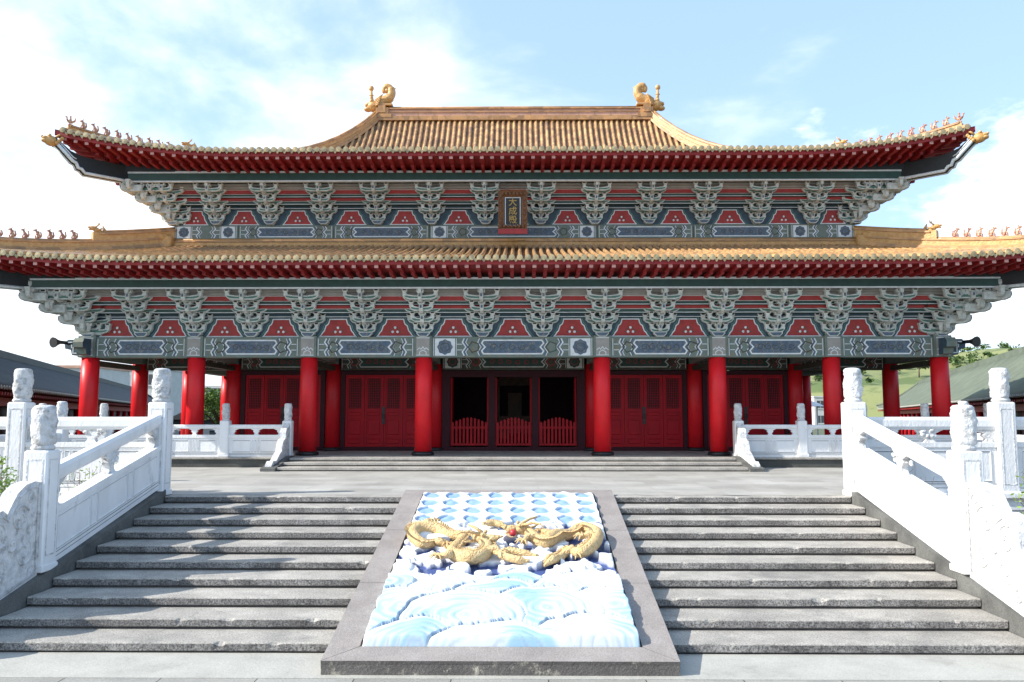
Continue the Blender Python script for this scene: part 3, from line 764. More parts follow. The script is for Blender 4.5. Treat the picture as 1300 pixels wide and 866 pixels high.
# ---- painted beams
def zig(x, z0, z1, s):      # zig-zag edge, s = direction of the point
    h = z1-z0; return [(x, z0), (x-s*.055, z0+h*.22), (x+s*.05, z0+h*.5), (x-s*.055, z0+h*.78), (x, z1)]
def frieze(mb, x0, x1, z0, z1, y, square=False, tone=0, sc=1.0):
    # materials: 0 ground, 1 line, 2 blue, 3 ornament
    e = .004; h = z1-z0; a0, a1 = z0+h*.08, z1-h*.08
    L = x1-x0
    def both(fn):
        for s in (1, -1):
            fn(lambda d: (x0+d) if s == 1 else (x1-d), s)
    pos = .05
    def edge(X, s):
        mb.strip([(X(.05), a0), (X(.05), a1)], .022*sc, y-e, 1)
    both(edge)
    off = .08
    if square:
        w = h*.98
        def sq(X, s):
            xa, xb = sorted((X(.09), X(.09+w))); c = (xa+xb)/2; zc = (z0+z1)/2
            mb.strip([(xa, a0), (xb, a0), (xb, a1), (xa, a1)], .0, y, 1)
            mb.poly([(xa, y-e, a0), (xb, y-e, a0), (xb, y-e, a1), (xa, y-e, a1)], 1)
            pts = []
            for i in range(32):
                an = 2*math.pi*i/32; r = h*.36*(1+.07*math.cos(8*an)); pts.append((c+r*math.cos(an), y-e*1.6, zc+r*math.sin(an)))
            mb.poly(pts, 2)
            mb.strip([(c+h*.22*math.cos(2*math.pi*i/14), zc+h*.2*math.sin(2*math.pi*i/14)) for i in range(14)], .02, y-e*2.2, 3, True)
            mb.strip([(X(.13+w), a0), (X(.13+w), a1)], .018, y-e, 1)
        both(sq); off = .09+w+.06
    def chev(X, s):
        # panel with horizontal bars ending in a double chevron
        for dz in (.36, .64): mb.strip([(X(off), z0+h*dz), (X(off+.16*sc), z0+h*dz)], .02*sc, y-e, 1)
        zz = zig(X(off+.22*sc), a0, a1, s); mb.strip(zz, .038*sc, y-e, 1)
        mb.strip([(p[0]+s*.055*sc, p[1]) for p in zz], .05*sc, y-e*.9, 2)
        mb.strip([(p[0]+s*.10*sc, p[1]) for p in zz], .02*sc, y-e, 1)
    both(chev)
    cw0 = off+.32*sc+L*.075; cwx0, cwx1 = x0+cw0, x1-cw0
    if cwx1-cwx0 > .3:
        # ornament patches between chevron and cartouche
        def orn(X, s):
            c = (off+.34*sc+cw0)/2; r_ = h*.22
            mb.strip([(X(c)+r_*math.cos(2*math.pi*i/10)*(1+.25*(i % 2)), (z0+z1)/2+r_*math.sin(2*math.pi*i/10)*(1+.25*(i % 2))) for i in range(10)], .035*sc, y-e, 3, True)
        both(orn)
        for (g, m, w) in ((0, 1, .024), (.05*sc, 2, .045), (.095*sc, 1, .032)):
            pass
        A = zig(cwx0, a0, a1, 1); B = zig(cwx1, a0, a1, -1)
        mb.strip(A, .022*sc, y-e, 1); mb.strip(B, .022*sc, y-e, 1)
        mb.strip([(p[0]+.045*sc, p[1]) for p in A], .05*sc, y-e*.9, 2); mb.strip([(p[0]-.045*sc, p[1]) for p in B], .05*sc, y-e*.9, 2)
        b0, b1 = z0+h*.17, z1-h*.17
        A = zig(cwx0+.12*sc, b0, b1, 1); B = zig(cwx1-.12*sc, b0, b1, -1)
        pl_ = A+B[::-1]
        mb.poly([(p[0], y-e*.8, p[1]) for p in pl_], 2); mb.strip(pl_, .042*sc, y-e*1.4, 1, True)
        n = max(2, int((cwx1-cwx0)/.34))
        for i in range(n):                                   # scrollwork inside the cartouche
            c = cwx0+.28*sc+(cwx1-cwx0-.56*sc)*(i+.5)/n; r_ = h*.15
            mb.strip([(c+r_*(1.3-k*.07)*math.cos(k*.6+i), (z0+z1)/2+r_*(1.1-k*.06)*math.sin(k*.6+i)) for k in range(13)], .022*sc, y-e*1.2, 3)
FM = ['greengrey', 'line', 'blue', 'brown']
FM2 = ['brown', 'pale', 'green', 'lunette']
Z0, Z1 = 4.62, 5.25
edges = [-13.07, -9.77, -6.28, -2.74, 2.74, 6.28, 9.77, 13.07]
for a, b in zip(edges, edges[1:]):
    f = MB(); x0, x1 = a+.27, b-.27
    f.box(x0-.02, x1+.02, 24.48, 24.9, Z0, Z1, 0)
    frieze(f, x0, x1, Z0, Z1, 24.48, square=(a == -2.74))
    H(f, 'painted_beam', FM)
    i = MB(); i.box(x0, x1, 27.86, 28.14, 4.42, 5.15, 0)
    frieze(i, x0, x1, 4.44, 4.98, 27.86, square=(a == -2.74), sc=.9)
    H(i, 'inner_beam', FM2)
for sx in (-1, 1):                                         # side beams and beam noses at the corners
    for a, b in zip(ROWS, ROWS[1:]):
        f = MB(); f.box(min(12.87*sx, 13.29*sx), max(12.87*sx, 13.29*sx), a+.27, b-.27, Z0, Z1, 0)
        q = MB(); frieze(q, a+.27, b-.27, Z0, Z1, 0)
        f.v += [Vector((13.29*sx+sx*(-p.y), p.x, p.z)) for p in q.v]; off_ = len(f.v)-len(q.v)
        for fa, mi, sm in zip(q.f, q.m, q.sm): f.f.append([k+off_ for k in fa]); f.m.append(mi); f.sm.append(sm)
        H(f, 'painted_beam', FM)
    f = MB(); f.prism([(13.34*sx, 4.68), (13.34*sx, 5.18), (13.72*sx, 5.18), (13.82*sx, 5.05), (13.80*sx, 4.9), (13.62*sx, 4.86), (13.58*sx, 4.7)], 24.55, 24.85, 'xz', 0, 2)
    f.strip([(13.40*sx, 4.76), (13.40*sx, 5.12), (13.55*sx, 5.12), (13.55*sx, 4.76)], .03, 24.545, 1, True)
    f.strip([(13.60*sx, 4.92), (13.60*sx, 5.1), (13.72*sx, 5.1)], .03, 24.545, 1)
    H(f, 'beam_nose', ['greengrey', 'line', 'bluedk'])
    f = MB(); f.prism([(24.4, 4.68), (24.4, 5.18), (24.02, 5.18), (23.92, 5.05), (23.94, 4.9), (24.12, 4.86), (24.16, 4.7)], min(12.92*sx, 13.22*sx), max(12.92*sx, 13.22*sx), 'yz', 0, 2)
    H(f, 'beam_nose', ['greengrey', 'line', 'bluedk'])
for x in [sx*x for x in CX for sx in (-1, 1)]:             # tie beams through the gallery
    f = MB(); f.box(x-.13, x+.13, 24.95, 27.8, 4.66, 5.02, 0); f.box(x-.11, x+.11, 24.95, 27.8, 4.40, 4.56, 1)
    H(f, 'tie_beam', ['taupe', 'brown'])
for sx in (-1, 1):
    for y in ROWS[1:4]:
        f = MB(); a, b = sorted((10.0*sx, 12.8*sx)); f.box(a, b, y-.13, y+.13, 4.66, 5.02, 0); H(f, 'tie_beam', ['brown'])
    f = MB(); a, b = sorted((9.66*sx, 9.88*sx))
    f.box(a, b, 28.3, 36.2, 4.42, 5.15, 0); H(f, 'inner_beam', ['brown'])
f = MB(); f.box(-12.9, 12.9, 25.0, 39.5, 5.16, 5.22, 0)
for k in range(38): f.box(-12.8+k*.68, -12.72+k*.68, 25.0, 27.8, 5.10, 5.16, 1)
H(f, 'gallery_ceiling', ['brown', 'taupe'])

# ---- outer walls of the hall and its dark room
f = MB(); 
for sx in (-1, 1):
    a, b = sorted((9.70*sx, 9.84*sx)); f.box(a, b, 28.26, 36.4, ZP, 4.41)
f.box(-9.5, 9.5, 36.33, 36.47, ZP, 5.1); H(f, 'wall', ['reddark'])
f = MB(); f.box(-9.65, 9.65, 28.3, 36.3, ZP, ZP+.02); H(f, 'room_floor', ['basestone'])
# ---- door bays
def door_bay(x0, x1):
    fr = MB(); y = 28.0
    fr.box(x0, x0+.16, y-.08, y+.08, ZP, 4.40); fr.box(x1-.16, x1, y-.08, y+.08, ZP, 4.40)
    fr.box(x0+.16, x1-.16, y-.08, y+.08, 4.26, 4.40); fr.box(x0+.16, x1-.16, y-.1, y+.1, ZP, ZP+.13)
    H(fr, 'door_frame', ['reddark'])
    w = (x1-x0-.32)/4
    for k in range(4):
        a = x0+.16+k*w+.006; b = a+w-.012; z0, z1 = ZP+.135, 4.255
        d = MB(); d.box(a, b, y-.02, y+.03, z0, z1, 0)
        def fram(a, b, c, e, t, yy, m): 
            d.box(a, b, yy, yy+.03, c, c+t, m); d.box(a, b, yy, yy+.03, e-t, e, m); d.box(a, a+t, yy, yy+.03, c+t, e-t, m); d.box(b-t, b, yy, yy+.03, c+t, e-t, m)
        fram(a, b, z0, z1, .07, y-.046, 0)
        for zz in (z0+.30, z0+.98, z0+1.22): d.box(a+.07, b-.07, y-.044, y-.015, zz, zz+.06, 0)
        d.bbox(a+.13, b-.13, y-.04, y-.015, z0+.11, z0+.26, 0, .012); d.bbox(a+.13, b-.13, y-.04, y-.015, z0+.42, z0+.92, 0, .012); d.bbox(a+.13, b-.13, y-.04, y-.015, z0+1.07, z0+1.19, 0, .01)
        d.box(a+.12, b-.12, y-.028, y-.014, z0+1.32, z1-.12, 1)
        n = 6
        for i in range(n): 
            xx = a+.14+(b-a-.28)*(i+.5)/n; d.box(xx-.006, xx+.006, y-.038, y-.026, z0+1.32, z1-.12, 0)
        for i in range(14):
            zz = z0+1.36+i*.085
            if zz < z1-.14: d.box(a+.12, b-.12, y-.036, y-.027, zz, zz+.01, 0)
        o = H(d, 'door_leaf', ['reddoor', 'lattice'])
        if k == 1:
            h = MB(); h.box(b-.045, b+.055, y-.075, y-.047, z0+.78, z0+1.38); h.tube([(b+.005+.05*math.cos(t_*.5), y-.10, z0+1.05+.07*math.sin(t_*.5)) for t_ in range(14)], .01, 6)
            H(h, 'door_handle', ['iron'], hall).parent = o
for a, b in ((2.74, 6.28), (6.28, 9.77)):
    for s in (-1, 1):
        x0, x1 = sorted((s*(a+.27), s*(b-.27))); door_bay(x0, x1)
M['gatered'] = material('gate_red', (.45, .010, .016), .5, .25, 3, spec=.2)
# central bay: three openings with picket gates
fr = MB(); y = 28.0; xs = [-2.45, -2.15]
op = [(-2.20, -.86), (-.64, .64), (.86, 2.20)]
fr.box(-2.48, -2.20, y-.1, y+.1, ZP, 4.40); fr.box(2.20, 2.48, y-.1, y+.1, ZP, 4.40)
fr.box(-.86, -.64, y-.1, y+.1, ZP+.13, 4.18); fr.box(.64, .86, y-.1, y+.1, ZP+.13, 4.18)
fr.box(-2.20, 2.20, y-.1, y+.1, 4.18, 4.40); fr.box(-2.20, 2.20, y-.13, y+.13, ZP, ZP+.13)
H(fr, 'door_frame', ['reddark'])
for a, b in op:
    g = MB(); z0 = ZP+.18; n = 10
    g.box(a+.01, b-.01, y-.04, y+.02, z0, z0+.07); g.box(a+.01, b-.01, y-.04, y+.02, z0+.58, z0+.65)
    for i in range(n):
        q = (i+.5)/n; xx = a+.03+(b-a-.06)*q; top = z0+.80+.18*math.sin(math.pi*q)**1.3
        g.prism([(xx-.038, z0+.07), (xx+.038, z0+.07), (xx+.038, top-.04), (xx, top), (xx-.038, top-.04)], y-.055, y-.02 if True else 0, 'xz')
    for s in (a+.015, b-.055): g.box(s, s+.04, y-.02, y+.02, z0, z0+.86)
    H(g, 'picket_gate', ['gatered'])
    for s in (a, b-.07):                              # opened door leaves seen edge-on
        d = MB(); d.box(s, s+.06, y+.12, y+.72, ZP+.02, 4.17); H(d, 'door_leaf', ['reddoor'])
# altar inside
al = thing('altar', 'dim altar table with a gilded shrine and yellow cloth deep inside the central doorway', 'altar', (0, 34.6, ZP))
d = MB(); d.bbox(-1.3, 1.3, -.5, .5, .85, .95, 0); [d.box(x-.06, x+.06, yy-.06, yy+.06, 0, .85, 0) for x in (-1.2, 1.2) for yy in (-.4, .4)]; d.box(-1.2, 1.2, -.42, -.38, .45, .85, 0)
d.build('table', ['red'], al)
d = MB(); d.box(-.9, -.25, -.56, -.52, .25, .93); d.build('cloth', ['dgold'], al)
d = MB(); d.box(-.8, .8, .3, .9, .95, 1.2); d.box(-.8, -.65, .3, .9, 1.2, 2.5); d.box(.65, .8, .3, .9, 1.2, 2.5); d.prism([(-1.0, 2.5), (1.0, 2.5), (.6, 2.9), (-.6, 2.9)], .2, 1.0); d.box(-.3, .3, .5, .6, 1.2, 2.2); d.build('shrine', ['dgold'], al)

# ---- bracket sets
def arm(mb, cx, y, z, w, h=.225, t=.12, side=False):
    pts = [(-w, h), (-w, h*.55), (-w*.86, h*.2), (-w*.6, 0), (w*.6, 0), (w*.86, h*.2), (w, h*.55), (w, h), (w-.10, h), (w-.13, h*.66), (w*.35, h*.52), (-w*.35, h*.52), (-w+.13, h*.66), (-w+.10, h)]
    P = [(cx+a, z+b) for a, b in pts]
    mb.prism(P, y-t/2, y+t/2, 'xz', 0)
    ins = offset_poly([(cx+a*.965, z+b) for a, b in pts], .0)
    body = [(-w+.045, h*.52), (-w*.82, h*.30), (-w*.58, .035), (w*.58, .035), (w*.82, h*.30), (w-.045, h*.52), (w*.33, h*.36), (-w*.33, h*.36)]
    mb.poly([(cx+a, y-t/2-.004, z+b) for a, b in body], 1)
    for s in (-1, 1): blockb(mb, cx+s*(w-.055), y, z+h)
def blockb(mb, x, y, z, w=.16, h=.09):
    q = w/2; mb.add([(x-q*.72, y-q*.8, z), (x+q*.72, y-q*.8, z), (x+q*.72, y+q*.8, z), (x-q*.72, y+q*.8, z), (x-q, y-q, z+h*.45), (x+q, y-q, z+h*.45), (x+q, y+q, z+h*.45), (x-q, y+q, z+h*.45),
                (x-q, y-q, z+h), (x+q, y-q, z+h), (x+q, y+q, z+h), (x-q, y+q, z+h)],
               [(3,2,1,0), (0,1,5,4), (1,2,6,5), (2,3,7,6), (3,0,4,7), (4,5,9,8), (5,6,10,9), (6,7,11,10), (7,4,8,11), (8,9,10,11)], 0)
    mb.poly([(x-q*.6, y-q-.003, z+h*.42), (x+q*.6, y-q-.003, z+h*.42), (x+q*.6, y-q-.003, z+h*.85), (x-q*.6, y-q-.003, z+h*.85)], 3)
def tongue(mb, x, y0, y1, z, w=.11, up=.0):
    """bracket arm reaching outwards from y0 to y1 (y1 < y0), hooked end"""
    p = [(y0, z), (y1+.16, z), (y1+.02, z+.05+up), (y1-.03, z+.14+up), (y1-.02, z+.24+up), (y0, z+.22)]
    mb.prism(p, x-w/2, x+w/2, 'yz', 0)
    mb.poly([(x-w*.28, y1-.034, z+.13+up), (x+w*.28, y1-.034, z+.13+up), (x+w*.28, y1-.026, z+.22+up), (x-w*.28, y1-.026, z+.22+up)], 2)
def base_block(mb, x, y, w=.40, h=.15):
    q = w/2; pts = [(x-q*.55, 0), (x+q*.55, 0), (x+q, h*.6), (x+q, h), (x-q, h), (x-q, h*.6)]
    mb.prism(pts, y-q*.9, y+q*.9, 'xz', 0)
    ii = offset_poly(pts, .025); mb.poly([(a, y-q*.9-.004, b) for a, b in ii], 2)
ZK = lambda k: .13+k*.30
def bracket():
    b = MB(); base_block(b, 0, 0)
    W1 = [.30, .36, .36, .52]; W2 = [0, .50, .56, .56]
    for k in range(4):
        y = -.04-.31*k; z = ZK(k)
        arm(b, 0, y, z, W1[k])
        if k: arm(b, 0, y+.31, z-.02, W2[k])
        if k > 1: arm(b, 0, y+.62, z-.02, W2[k])
        tongue(b, 0, .1, y-.14, z-.06 if k else z)
        blockb(b, 0, y-.02, z+.19, .22, .10)
    b.box(-.05, .05, -1.2, .1, 1.2, 1.33, 0)
    return b
BM = ['pale', 'greenmid', 'blue', 'lattice']
BR = bracket().mesh('bracket_set', BM)
def corner_bracket():
    """for the right-hand corner: spreads to +x, out to -y"""
    b = MB(); base_block(b, 0, 0)
    S = .42
    for k in range(4):
        z = ZK(k)
        for j in range(k+1):
            x = S*j; y = -.04-.34*k
            arm(b, x, y, z, .36 if j == 0 else .30)
            tongue(b, x, y+.4, y-.14, z-.06)
            blockb(b, x, y-.02, z+.19, .20, .10)
        arm(b, -.1, -.04-.34*max(0, k-1), z-.02, .54)
    # same to the side: rotate about the corner
    n0 = len(b.v); vv = [Vector((-p.y, -p.x, p.z)) for p in b.v]; f0 = [list(reversed(f)) for f in b.f]; m0 = list(b.m)
    b.v += vv
    for f_, m_ in zip(f0, m0): b.f.append([i+n0 for i in f_]); b.m.append(m_); b.sm.append(False)
    # diagonal arms
    d = MB(); r = Matrix.Rotation(R(45), 3, 'Z')
    for k in range(4):
        z = ZK(k); y = -.04-.38*k*1.414
        tongue(d, 0, .1, y-.30, z-.07, .17)
        arm(d, 0, y-.1, z, .30, .2, .1)
        blockb(d, 0, y-.16, z+.19, .24, .10)
    d.tube([(0, -1.2, 1.15), (0, -1.72, 1.22), (0, -1.92, 1.36)], .07, 6)
    d.lathe((0, -1.70, 1.28), [(.06, 0), (.09, .05), (.06, .1), (.1, .16), (.1, .28)], 10)
    n0 = len(b.v); b.v += [r @ p for p in d.v]
    for f_, m_, s_ in zip(d.f, d.m, d.sm): b.f.append([i+n0 for i in f_]); b.m.append(m_); b.sm.append(s_)
    return b
cb = corner_bracket(); CB = cb.mesh('corner_bracket_set', BM)
cb.v = [Vector((-p.x, p.y, p.z)) for p in cb.v]; cb.f = [list(reversed(f)) for f in cb.f]; CBL = cb.mesh('corner_bracket_set', BM)
def loc(x, y, z): return Vector((x, y, z))-HO

def backing(x0, x1, yw, zb, s, name='bracket_backing'):
    """stepped painted beams behind the brackets, out from the wall plane yw"""
    f = MB()
    seg = [(.98, 1.35, 1.27, 4), (.86, 1.27, 1.19, 4), (.72, 1.19, 1.05, 3), (.62, 1.05, .93, 1), (.50, .93, .84, 3), (.40, .84, .71, 1), (.14, .71, .61, 2)]
    for o, zt_, zl, m in seg: f.box(x0-o*s, x1+o*s, yw-o*s, yw+.05, zb+zl*s, zb+zt_*s-.001, m)
    for o, zz in ((.72, 1.185), (.62, 1.045), (.62, .945), (.40, .835), (.40, .725), (.14, .625)):
        f.box(x0-(o+.012)*s, x1+(o+.012)*s, yw-(o+.012)*s, yw-(o-.012)*s, zb+(zz-.010)*s, zb+(zz+.010)*s, 0)
    return f, ['line', 'green', 'bluedk', 'lunette', 'taupe']
def lunettes(f, centres, yw, zb, s, x0, x1):
    # f material order: 0 ground blue, 1 line, 2 red, 3 dots, 4 ornament
    f.box(x0, x1, yw-.02, yw+.12, zb, zb+.62*s, 0)
    for c, k in centres:
        pts = [(-.56, .03), (-.51, .08), (-.47, .15), (-.42, .20), (-.39, .29), (-.37, .36), (-.31, .40), (-.28, .46), (-.26, .56)]
        P = [(c+a*s*k, zb+b*s) for a, b in pts]; P += [(2*c-a, b) for a, b in reversed(P)]
        f.poly([(a, yw-.026, b) for a, b in P], 2)
        f.strip(P, .035*s, yw-.030, 1, True)
        f.strip(offset_poly(P, -.06*s), .03*s, yw-.028, 5, True)
        for i in range(7):
            an = math.pi*(i+.5)/7; f.strip([(c+.10*s*math.cos(an), zb+(.13+.13*math.sin(an))*s), (c+.20*s*math.cos(an), zb+(.13+.22*math.sin(an))*s)], .02*s, yw-.030, 4)
        for dx, dz in ((0, .30), (-.075, .17), (.075, .17)): f.ball((c+dx*s, yw-.03, zb+dz*s), (.042*s, .02, .042*s), 8, 3)
LM = ['bluedk', 'line', 'lunette', 'white', 'brown', 'greenmid']

# lower tier brackets
bx = []
for s in (-1, 1): bx += [s*.92, s*2.74, s*4.51, s*6.28, s*8.03, s*9.77, s*11.42]
bx.sort()
for x in bx: link_mesh('bracket_set', BR, hall, loc(x, 24.60, 5.25))
link_mesh('corner_bracket_set', CB, hall, loc(13.07, 24.6, 5.25)); link_mesh('corner_bracket_set', CBL, hall, loc(-13.07, 24.6, 5.25))
for sx in (-1, 1):
    for yy in (26.35, 28.0, 30.1, 32.2): link_mesh('bracket_set', BR, hall, loc(13.17*sx, yy, 5.25), R(90*sx))
f, mt = backing(-13.07, 13.07, 24.66, 5.25, 1.0); H(f, 'bracket_backing', mt)
for sx in (-1, 1):
    f, mt = backing(24.66, 39.7, 0, 5.25, 1.0); f.v = [Vector((sx*(13.11-p.y), p.x, p.z)) for p in f.v]; H(f, 'bracket_backing', mt)
allx = [-13.07]+bx+[13.07]; cen = [((a+b)/2, min(1.0, (b-a)/1.77)) for a, b in zip(allx, allx[1:])]
f = MB(); lunettes(f, cen, 24.64, 5.25, 1.0, -13.07, 13.07); H(f, 'lunette_panels', LM)
for sx in (-1, 1):
    f = MB(); lunettes(f, [(y, 1) for y in (25.5, 27.2, 29.05, 31.15)], 0, 5.25, 1.0, 24.7, 39.7); f.v = [Vector((sx*(13.13-p.y), p.x, p.z)) for p in f.v]; H(f, 'lunette_panels', LM)

# upper storey
UY, UX, UZ = 26.4, 11.37, 9.19
f = MB(); f.box(-UX+.1, UX-.1, UY+.14, 38.0, 7.9, 11.2); H(f, 'upper_wall', ['black'])
ub = []
for s in (-1, 1): ub += [s*(.92+1.80*k) for k in range(6)]
ub.sort()
US = .88
for x in ub: link_mesh('bracket_set', BR, hall, loc(x, UY-.07, UZ), 0, US)
link_mesh('corner_bracket_set', CB, hall, loc(UX, UY-.07, UZ), 0, US); link_mesh('corner_bracket_set', CBL, hall, loc(-UX, UY-.07, UZ), 0, US)
for sx in (-1, 1):
    for yy in (28.0, 29.7, 31.4): link_mesh('bracket_set', BR, hall, loc((UX+.07)*sx, yy, UZ), R(90*sx), US)
f, mt = backing(-UX, UX, UY, UZ, US); H(f, 'bracket_backing', mt)
for sx in (-1, 1):
    f, mt = backing(UY, 38.0, 0, UZ, US); f.v = [Vector((sx*(UX-p.y), p.x, p.z)) for p in f.v]; H(f, 'bracket_backing', mt)
allx = [-UX]+ub+[UX]; cen = [((a+b)/2, min(1.0, (b-a)/1.75)) for a, b in zip(allx, allx[1:])]
f = MB(); lunettes(f, cen, UY, UZ, US, -UX, UX); H(f, 'lunette_panels', LM)
for sx in (-1, 1):
    f = MB(); lunettes(f, [(27.2, 1), (28.85, 1), (30.55, 1)], 0, UZ, US, UY, 38); f.v = [Vector((sx*(UX+.01-p.y), p.x, p.z)) for p in f.v]; H(f, 'lunette_panels', LM)
ue = [-UX, -9.2, -6.0, -2.8, 2.8, 6.0, 9.2, UX]
for a, b in zip(ue, ue[1:]):
    f = MB(); f.box(a+.01, b-.01, UY-.05, UY+.14, 8.4, UZ-.001, 0)
    frieze(f, a+.02, b-.02, 8.72, UZ, UY-.05, square=(a == -2.8 or abs(a) > 9 and a > 0 or a == -UX), sc=.85)
    H(f, 'painted_beam', ['blue' if False else 'greengrey', 'line', 'blue', 'brown'])
for sx in (-1, 1):
    f = MB(); a, b = sorted((sx*(UX-.14), sx*(UX+.05))); f.box(a, b, UY+.15, 38, 8.4, UZ-.001, 0); H(f, 'painted_beam', ['greengrey'])

# ---- eave purlins
def ring_purlin(hx, yf, yb, z0, z1, name):
    f = MB(); t_ = .26
    f.box(-hx, hx, yf, yf+t_, z0, z1, 0); f.box(-hx, hx, yf-.012, yf+.1, z1-.045, z1+.02, 1); f.box(-hx, hx, yf-.010, yf+.1, z0-.03, z0+.012, 1)
    f.box(-hx, hx, yb-t_, yb, z0, z1, 0)
    for sx in (-1, 1):
        a, b = sorted((sx*(hx-t_), sx*hx)); f.box(a, b, yf+t_, yb-t_, z0, z1, 0)
        a, b = sorted((sx*(hx-.1), sx*(hx+.012))); f.box(a, b, yf+.11, yb-.1, z1-.045, z1+.02, 1)
    H(f, name, ['green', 'line'])
ring_purlin(13.07+1.32, 24.7-1.36, 39.7+1.36, 6.60, 6.88, 'eave_purlin')
ring_purlin(UX+1.2, UY-1.22, 38.0+1.22, UZ+1.35*US-.01, UZ+1.35*US+.29, 'eave_purlin')

# ============================================================ ROOFS
def make_roof(name, hx, yf, yb, ze, P, Atop, Rr, F, soff, purl, purl_y, label):
    cy = (yf+yb)/2; hy = (yb-yf)/2
    root = bpy.data.objects.new(name, None); C.objects.link(root); root.parent = hall; root['label'] = label
    G = lambda t_: max(0, 1-t_/5.4)**2
    Hh = lambda t_: max(0, 1-t_/4.2)
    def surf(side, al, a, dz=0, lift=1.0, prof=True):
        """side 0 front,1 right,2 back,3 left; al = coordinate along eave from the centre; a = distance in from the eave"""
        half = hx if side in (0, 2) else hy
        b = half-abs(al); z = ze+(P(a) if prof else 0)+dz+Rr*G(b)*Hh(a)*lift
        o = F*G(b)*Hh(a); sgn = 1 if al >= 0 else -1; s2 = F*G(a)*Hh(b)*sgn
        u = al+s2; w = (hy if side in (0, 2) else hx)-a+o
        if side == 0: return Vector((u, cy-w, z))
        if side == 2: return Vector((-u, cy+w, z))
        if side == 1: return Vector((w, cy+u, z))
        return Vector((-w, cy-u, z))
    sp = .222
    for side in range(4):
        half = hx if side in (0, 2) else hy
        n = int(half/sp)
        rows = [k*sp for k in range(-n, n+1)]
        t = MB(); NS = 18
        # pan surface
        xs = [-half]+[r+sp/2 for r in rows[:-1]]+[half]
        base = []
        for x in xs:
            am = min(Atop, max(half-abs(x), 0.0))
            base.append([surf(side, x, am*j/NS) for j in range(NS+1)])
        vs = [p for c in base for p in c]
        t.add(vs, [(i*(NS+1)+j, (i+1)*(NS+1)+j, (i+1)*(NS+1)+j+1, i*(NS+1)+j+1) for i in range(len(xs)-1) for j in range(NS)], 1, True)
        # ribs
        for x in rows:
            am = min(Atop, half-abs(x))
            if am < .12: continue
            m_ = max(3, int(NS*am/Atop)+2); r = .060
            cs = [surf(side, x, -.03+(am+.03)*j/m_, .0) for j in range(m_+1)]
            e1 = (surf(side, x+.01, .5*am)-surf(side, x-.01, .5*am)).normalized(); e1.z = 0; e1.normalize()
            vs = []; K = 6
            for j, p in enumerate(cs):
                for q in range(K+1):
                    an = math.pi*q/K; vs.append(p+e1*(-math.cos(an)*r)+Vector((0, 0, .02+math.sin(an)*r*1.45)))
            t.add(vs, [(j*(K+1)+q, j*(K+1)+q+1, (j+1)*(K+1)+q+1, (j+1)*(K+1)+q) for j in range(m_) for q in range(K)], 0, True)
            # round end cap and drip tile
            p = cs[0]; out = (surf(side, x, -.03)-surf(side, x, .3)); out.z = 0; out.normalize()
            c0 = p+Vector((0, 0, .022)); ring = [c0+e1*math.cos(k*math.pi/5)*.084+Vector((0, 0, math.sin(k*math.pi/5)*.084)) for k in range(10)]
            t.add([q+out*.035 for q in ring]+[q-out*.02 for q in ring]+[c0+out*.042], [(k, (k+1) % 10, 20) for k in range(10)]+[(k+10, (k+1) % 10+10, (k+1) % 10, k) for k in range(10)], 2, False)
            if x+sp < half-.05:
                q0 = surf(side, x+sp/2, -.02); w_ = e1*(sp*.5-.03)
                pts = [q0-w_+Vector((0,0,.04)), q0-w_*.6-Vector((0,0,.05)), q0-Vector((0,0,.115)), q0+w_*.6-Vector((0,0,.05)), q0+w_+Vector((0,0,.04)), q0+Vector((0,0,-.02))]
                t.add([p_+out*.03 for p_ in pts]+[p_-out*.01 for p_ in pts], [(0,1,2,3,4,5), (11,10,9,8,7,6)]+[(k, (k+1) % 6+0, (k+1) % 6+6, k+6) for k in range(6)], 2, False)
        H(t, 'tile_slope', ['tile', 'pan', 'tilecap'], root)
        # soffit, fascia and rafters
        s = MB(); amax = purl+1.4
        xs = [-half+2*half*k/120 for k in range(121)]
        NA = 6
        vs = []
        for x in xs:
            am = min(amax, half-abs(x))
            for j in range(NA+1): vs.append(surf(side, x, .05+max(0, am-.05)*j/NA, soff, prof=False))
        s.add(vs, [(i*(NA+1)+j, (i+1)*(NA+1)+j, (i+1)*(NA+1)+j+1, i*(NA+1)+j+1) for i in range(120) for j in range(NA)], 0, True)
        vs = []
        for x in xs: vs += [surf(side, x, .02, -.01), surf(side, x, .02, soff-.02, prof=False), surf(side, x, .07, soff-.02, prof=False)]
        s.add(vs, [(i*3+j, i*3+j+1, i*3+j+4, i*3+j+3) for i in range(120) for j in range(2)], 0, False)
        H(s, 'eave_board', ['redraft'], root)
        rf = MB(); rs = .315; n = int(half/rs)
        for (a0, a1, w, h, dz, endm) in ((.07, .85, .055, .115, soff+.01, 1), (.62, amax-.1, .05, .105, soff-.085, 0)):
            for k in range(-n, n+1):
                x = k*rs; am = min(a1, half-abs(x)-.05)
                if am < a0+.1: continue
                pa = surf(side, x, a0, dz, prof=False); pb = surf(side, x, am, dz, prof=False)
                e1 = (surf(side, x+.01, 0)-surf(side, x-.01, 0)); e1.z = 0; e1.normalize(); e1 *= w
                dn = Vector((0, 0, -h))
                rf.add([pa-e1, pa+e1, pb+e1, pb-e1, pa-e1+dn, pa+e1+dn, pb+e1+dn, pb-e1+dn], [(0,1,2,3), (7,6,5,4), (1,5,6,2), (3,7,4,0), (2,6,7,3)], 0)
                rf.add([pa-e1, pa+e1, pa-e1+dn, pa+e1+dn], [(0, 2, 3, 1)], endm)
        H(rf, 'rafters', ['redraft', 'rend'], root)
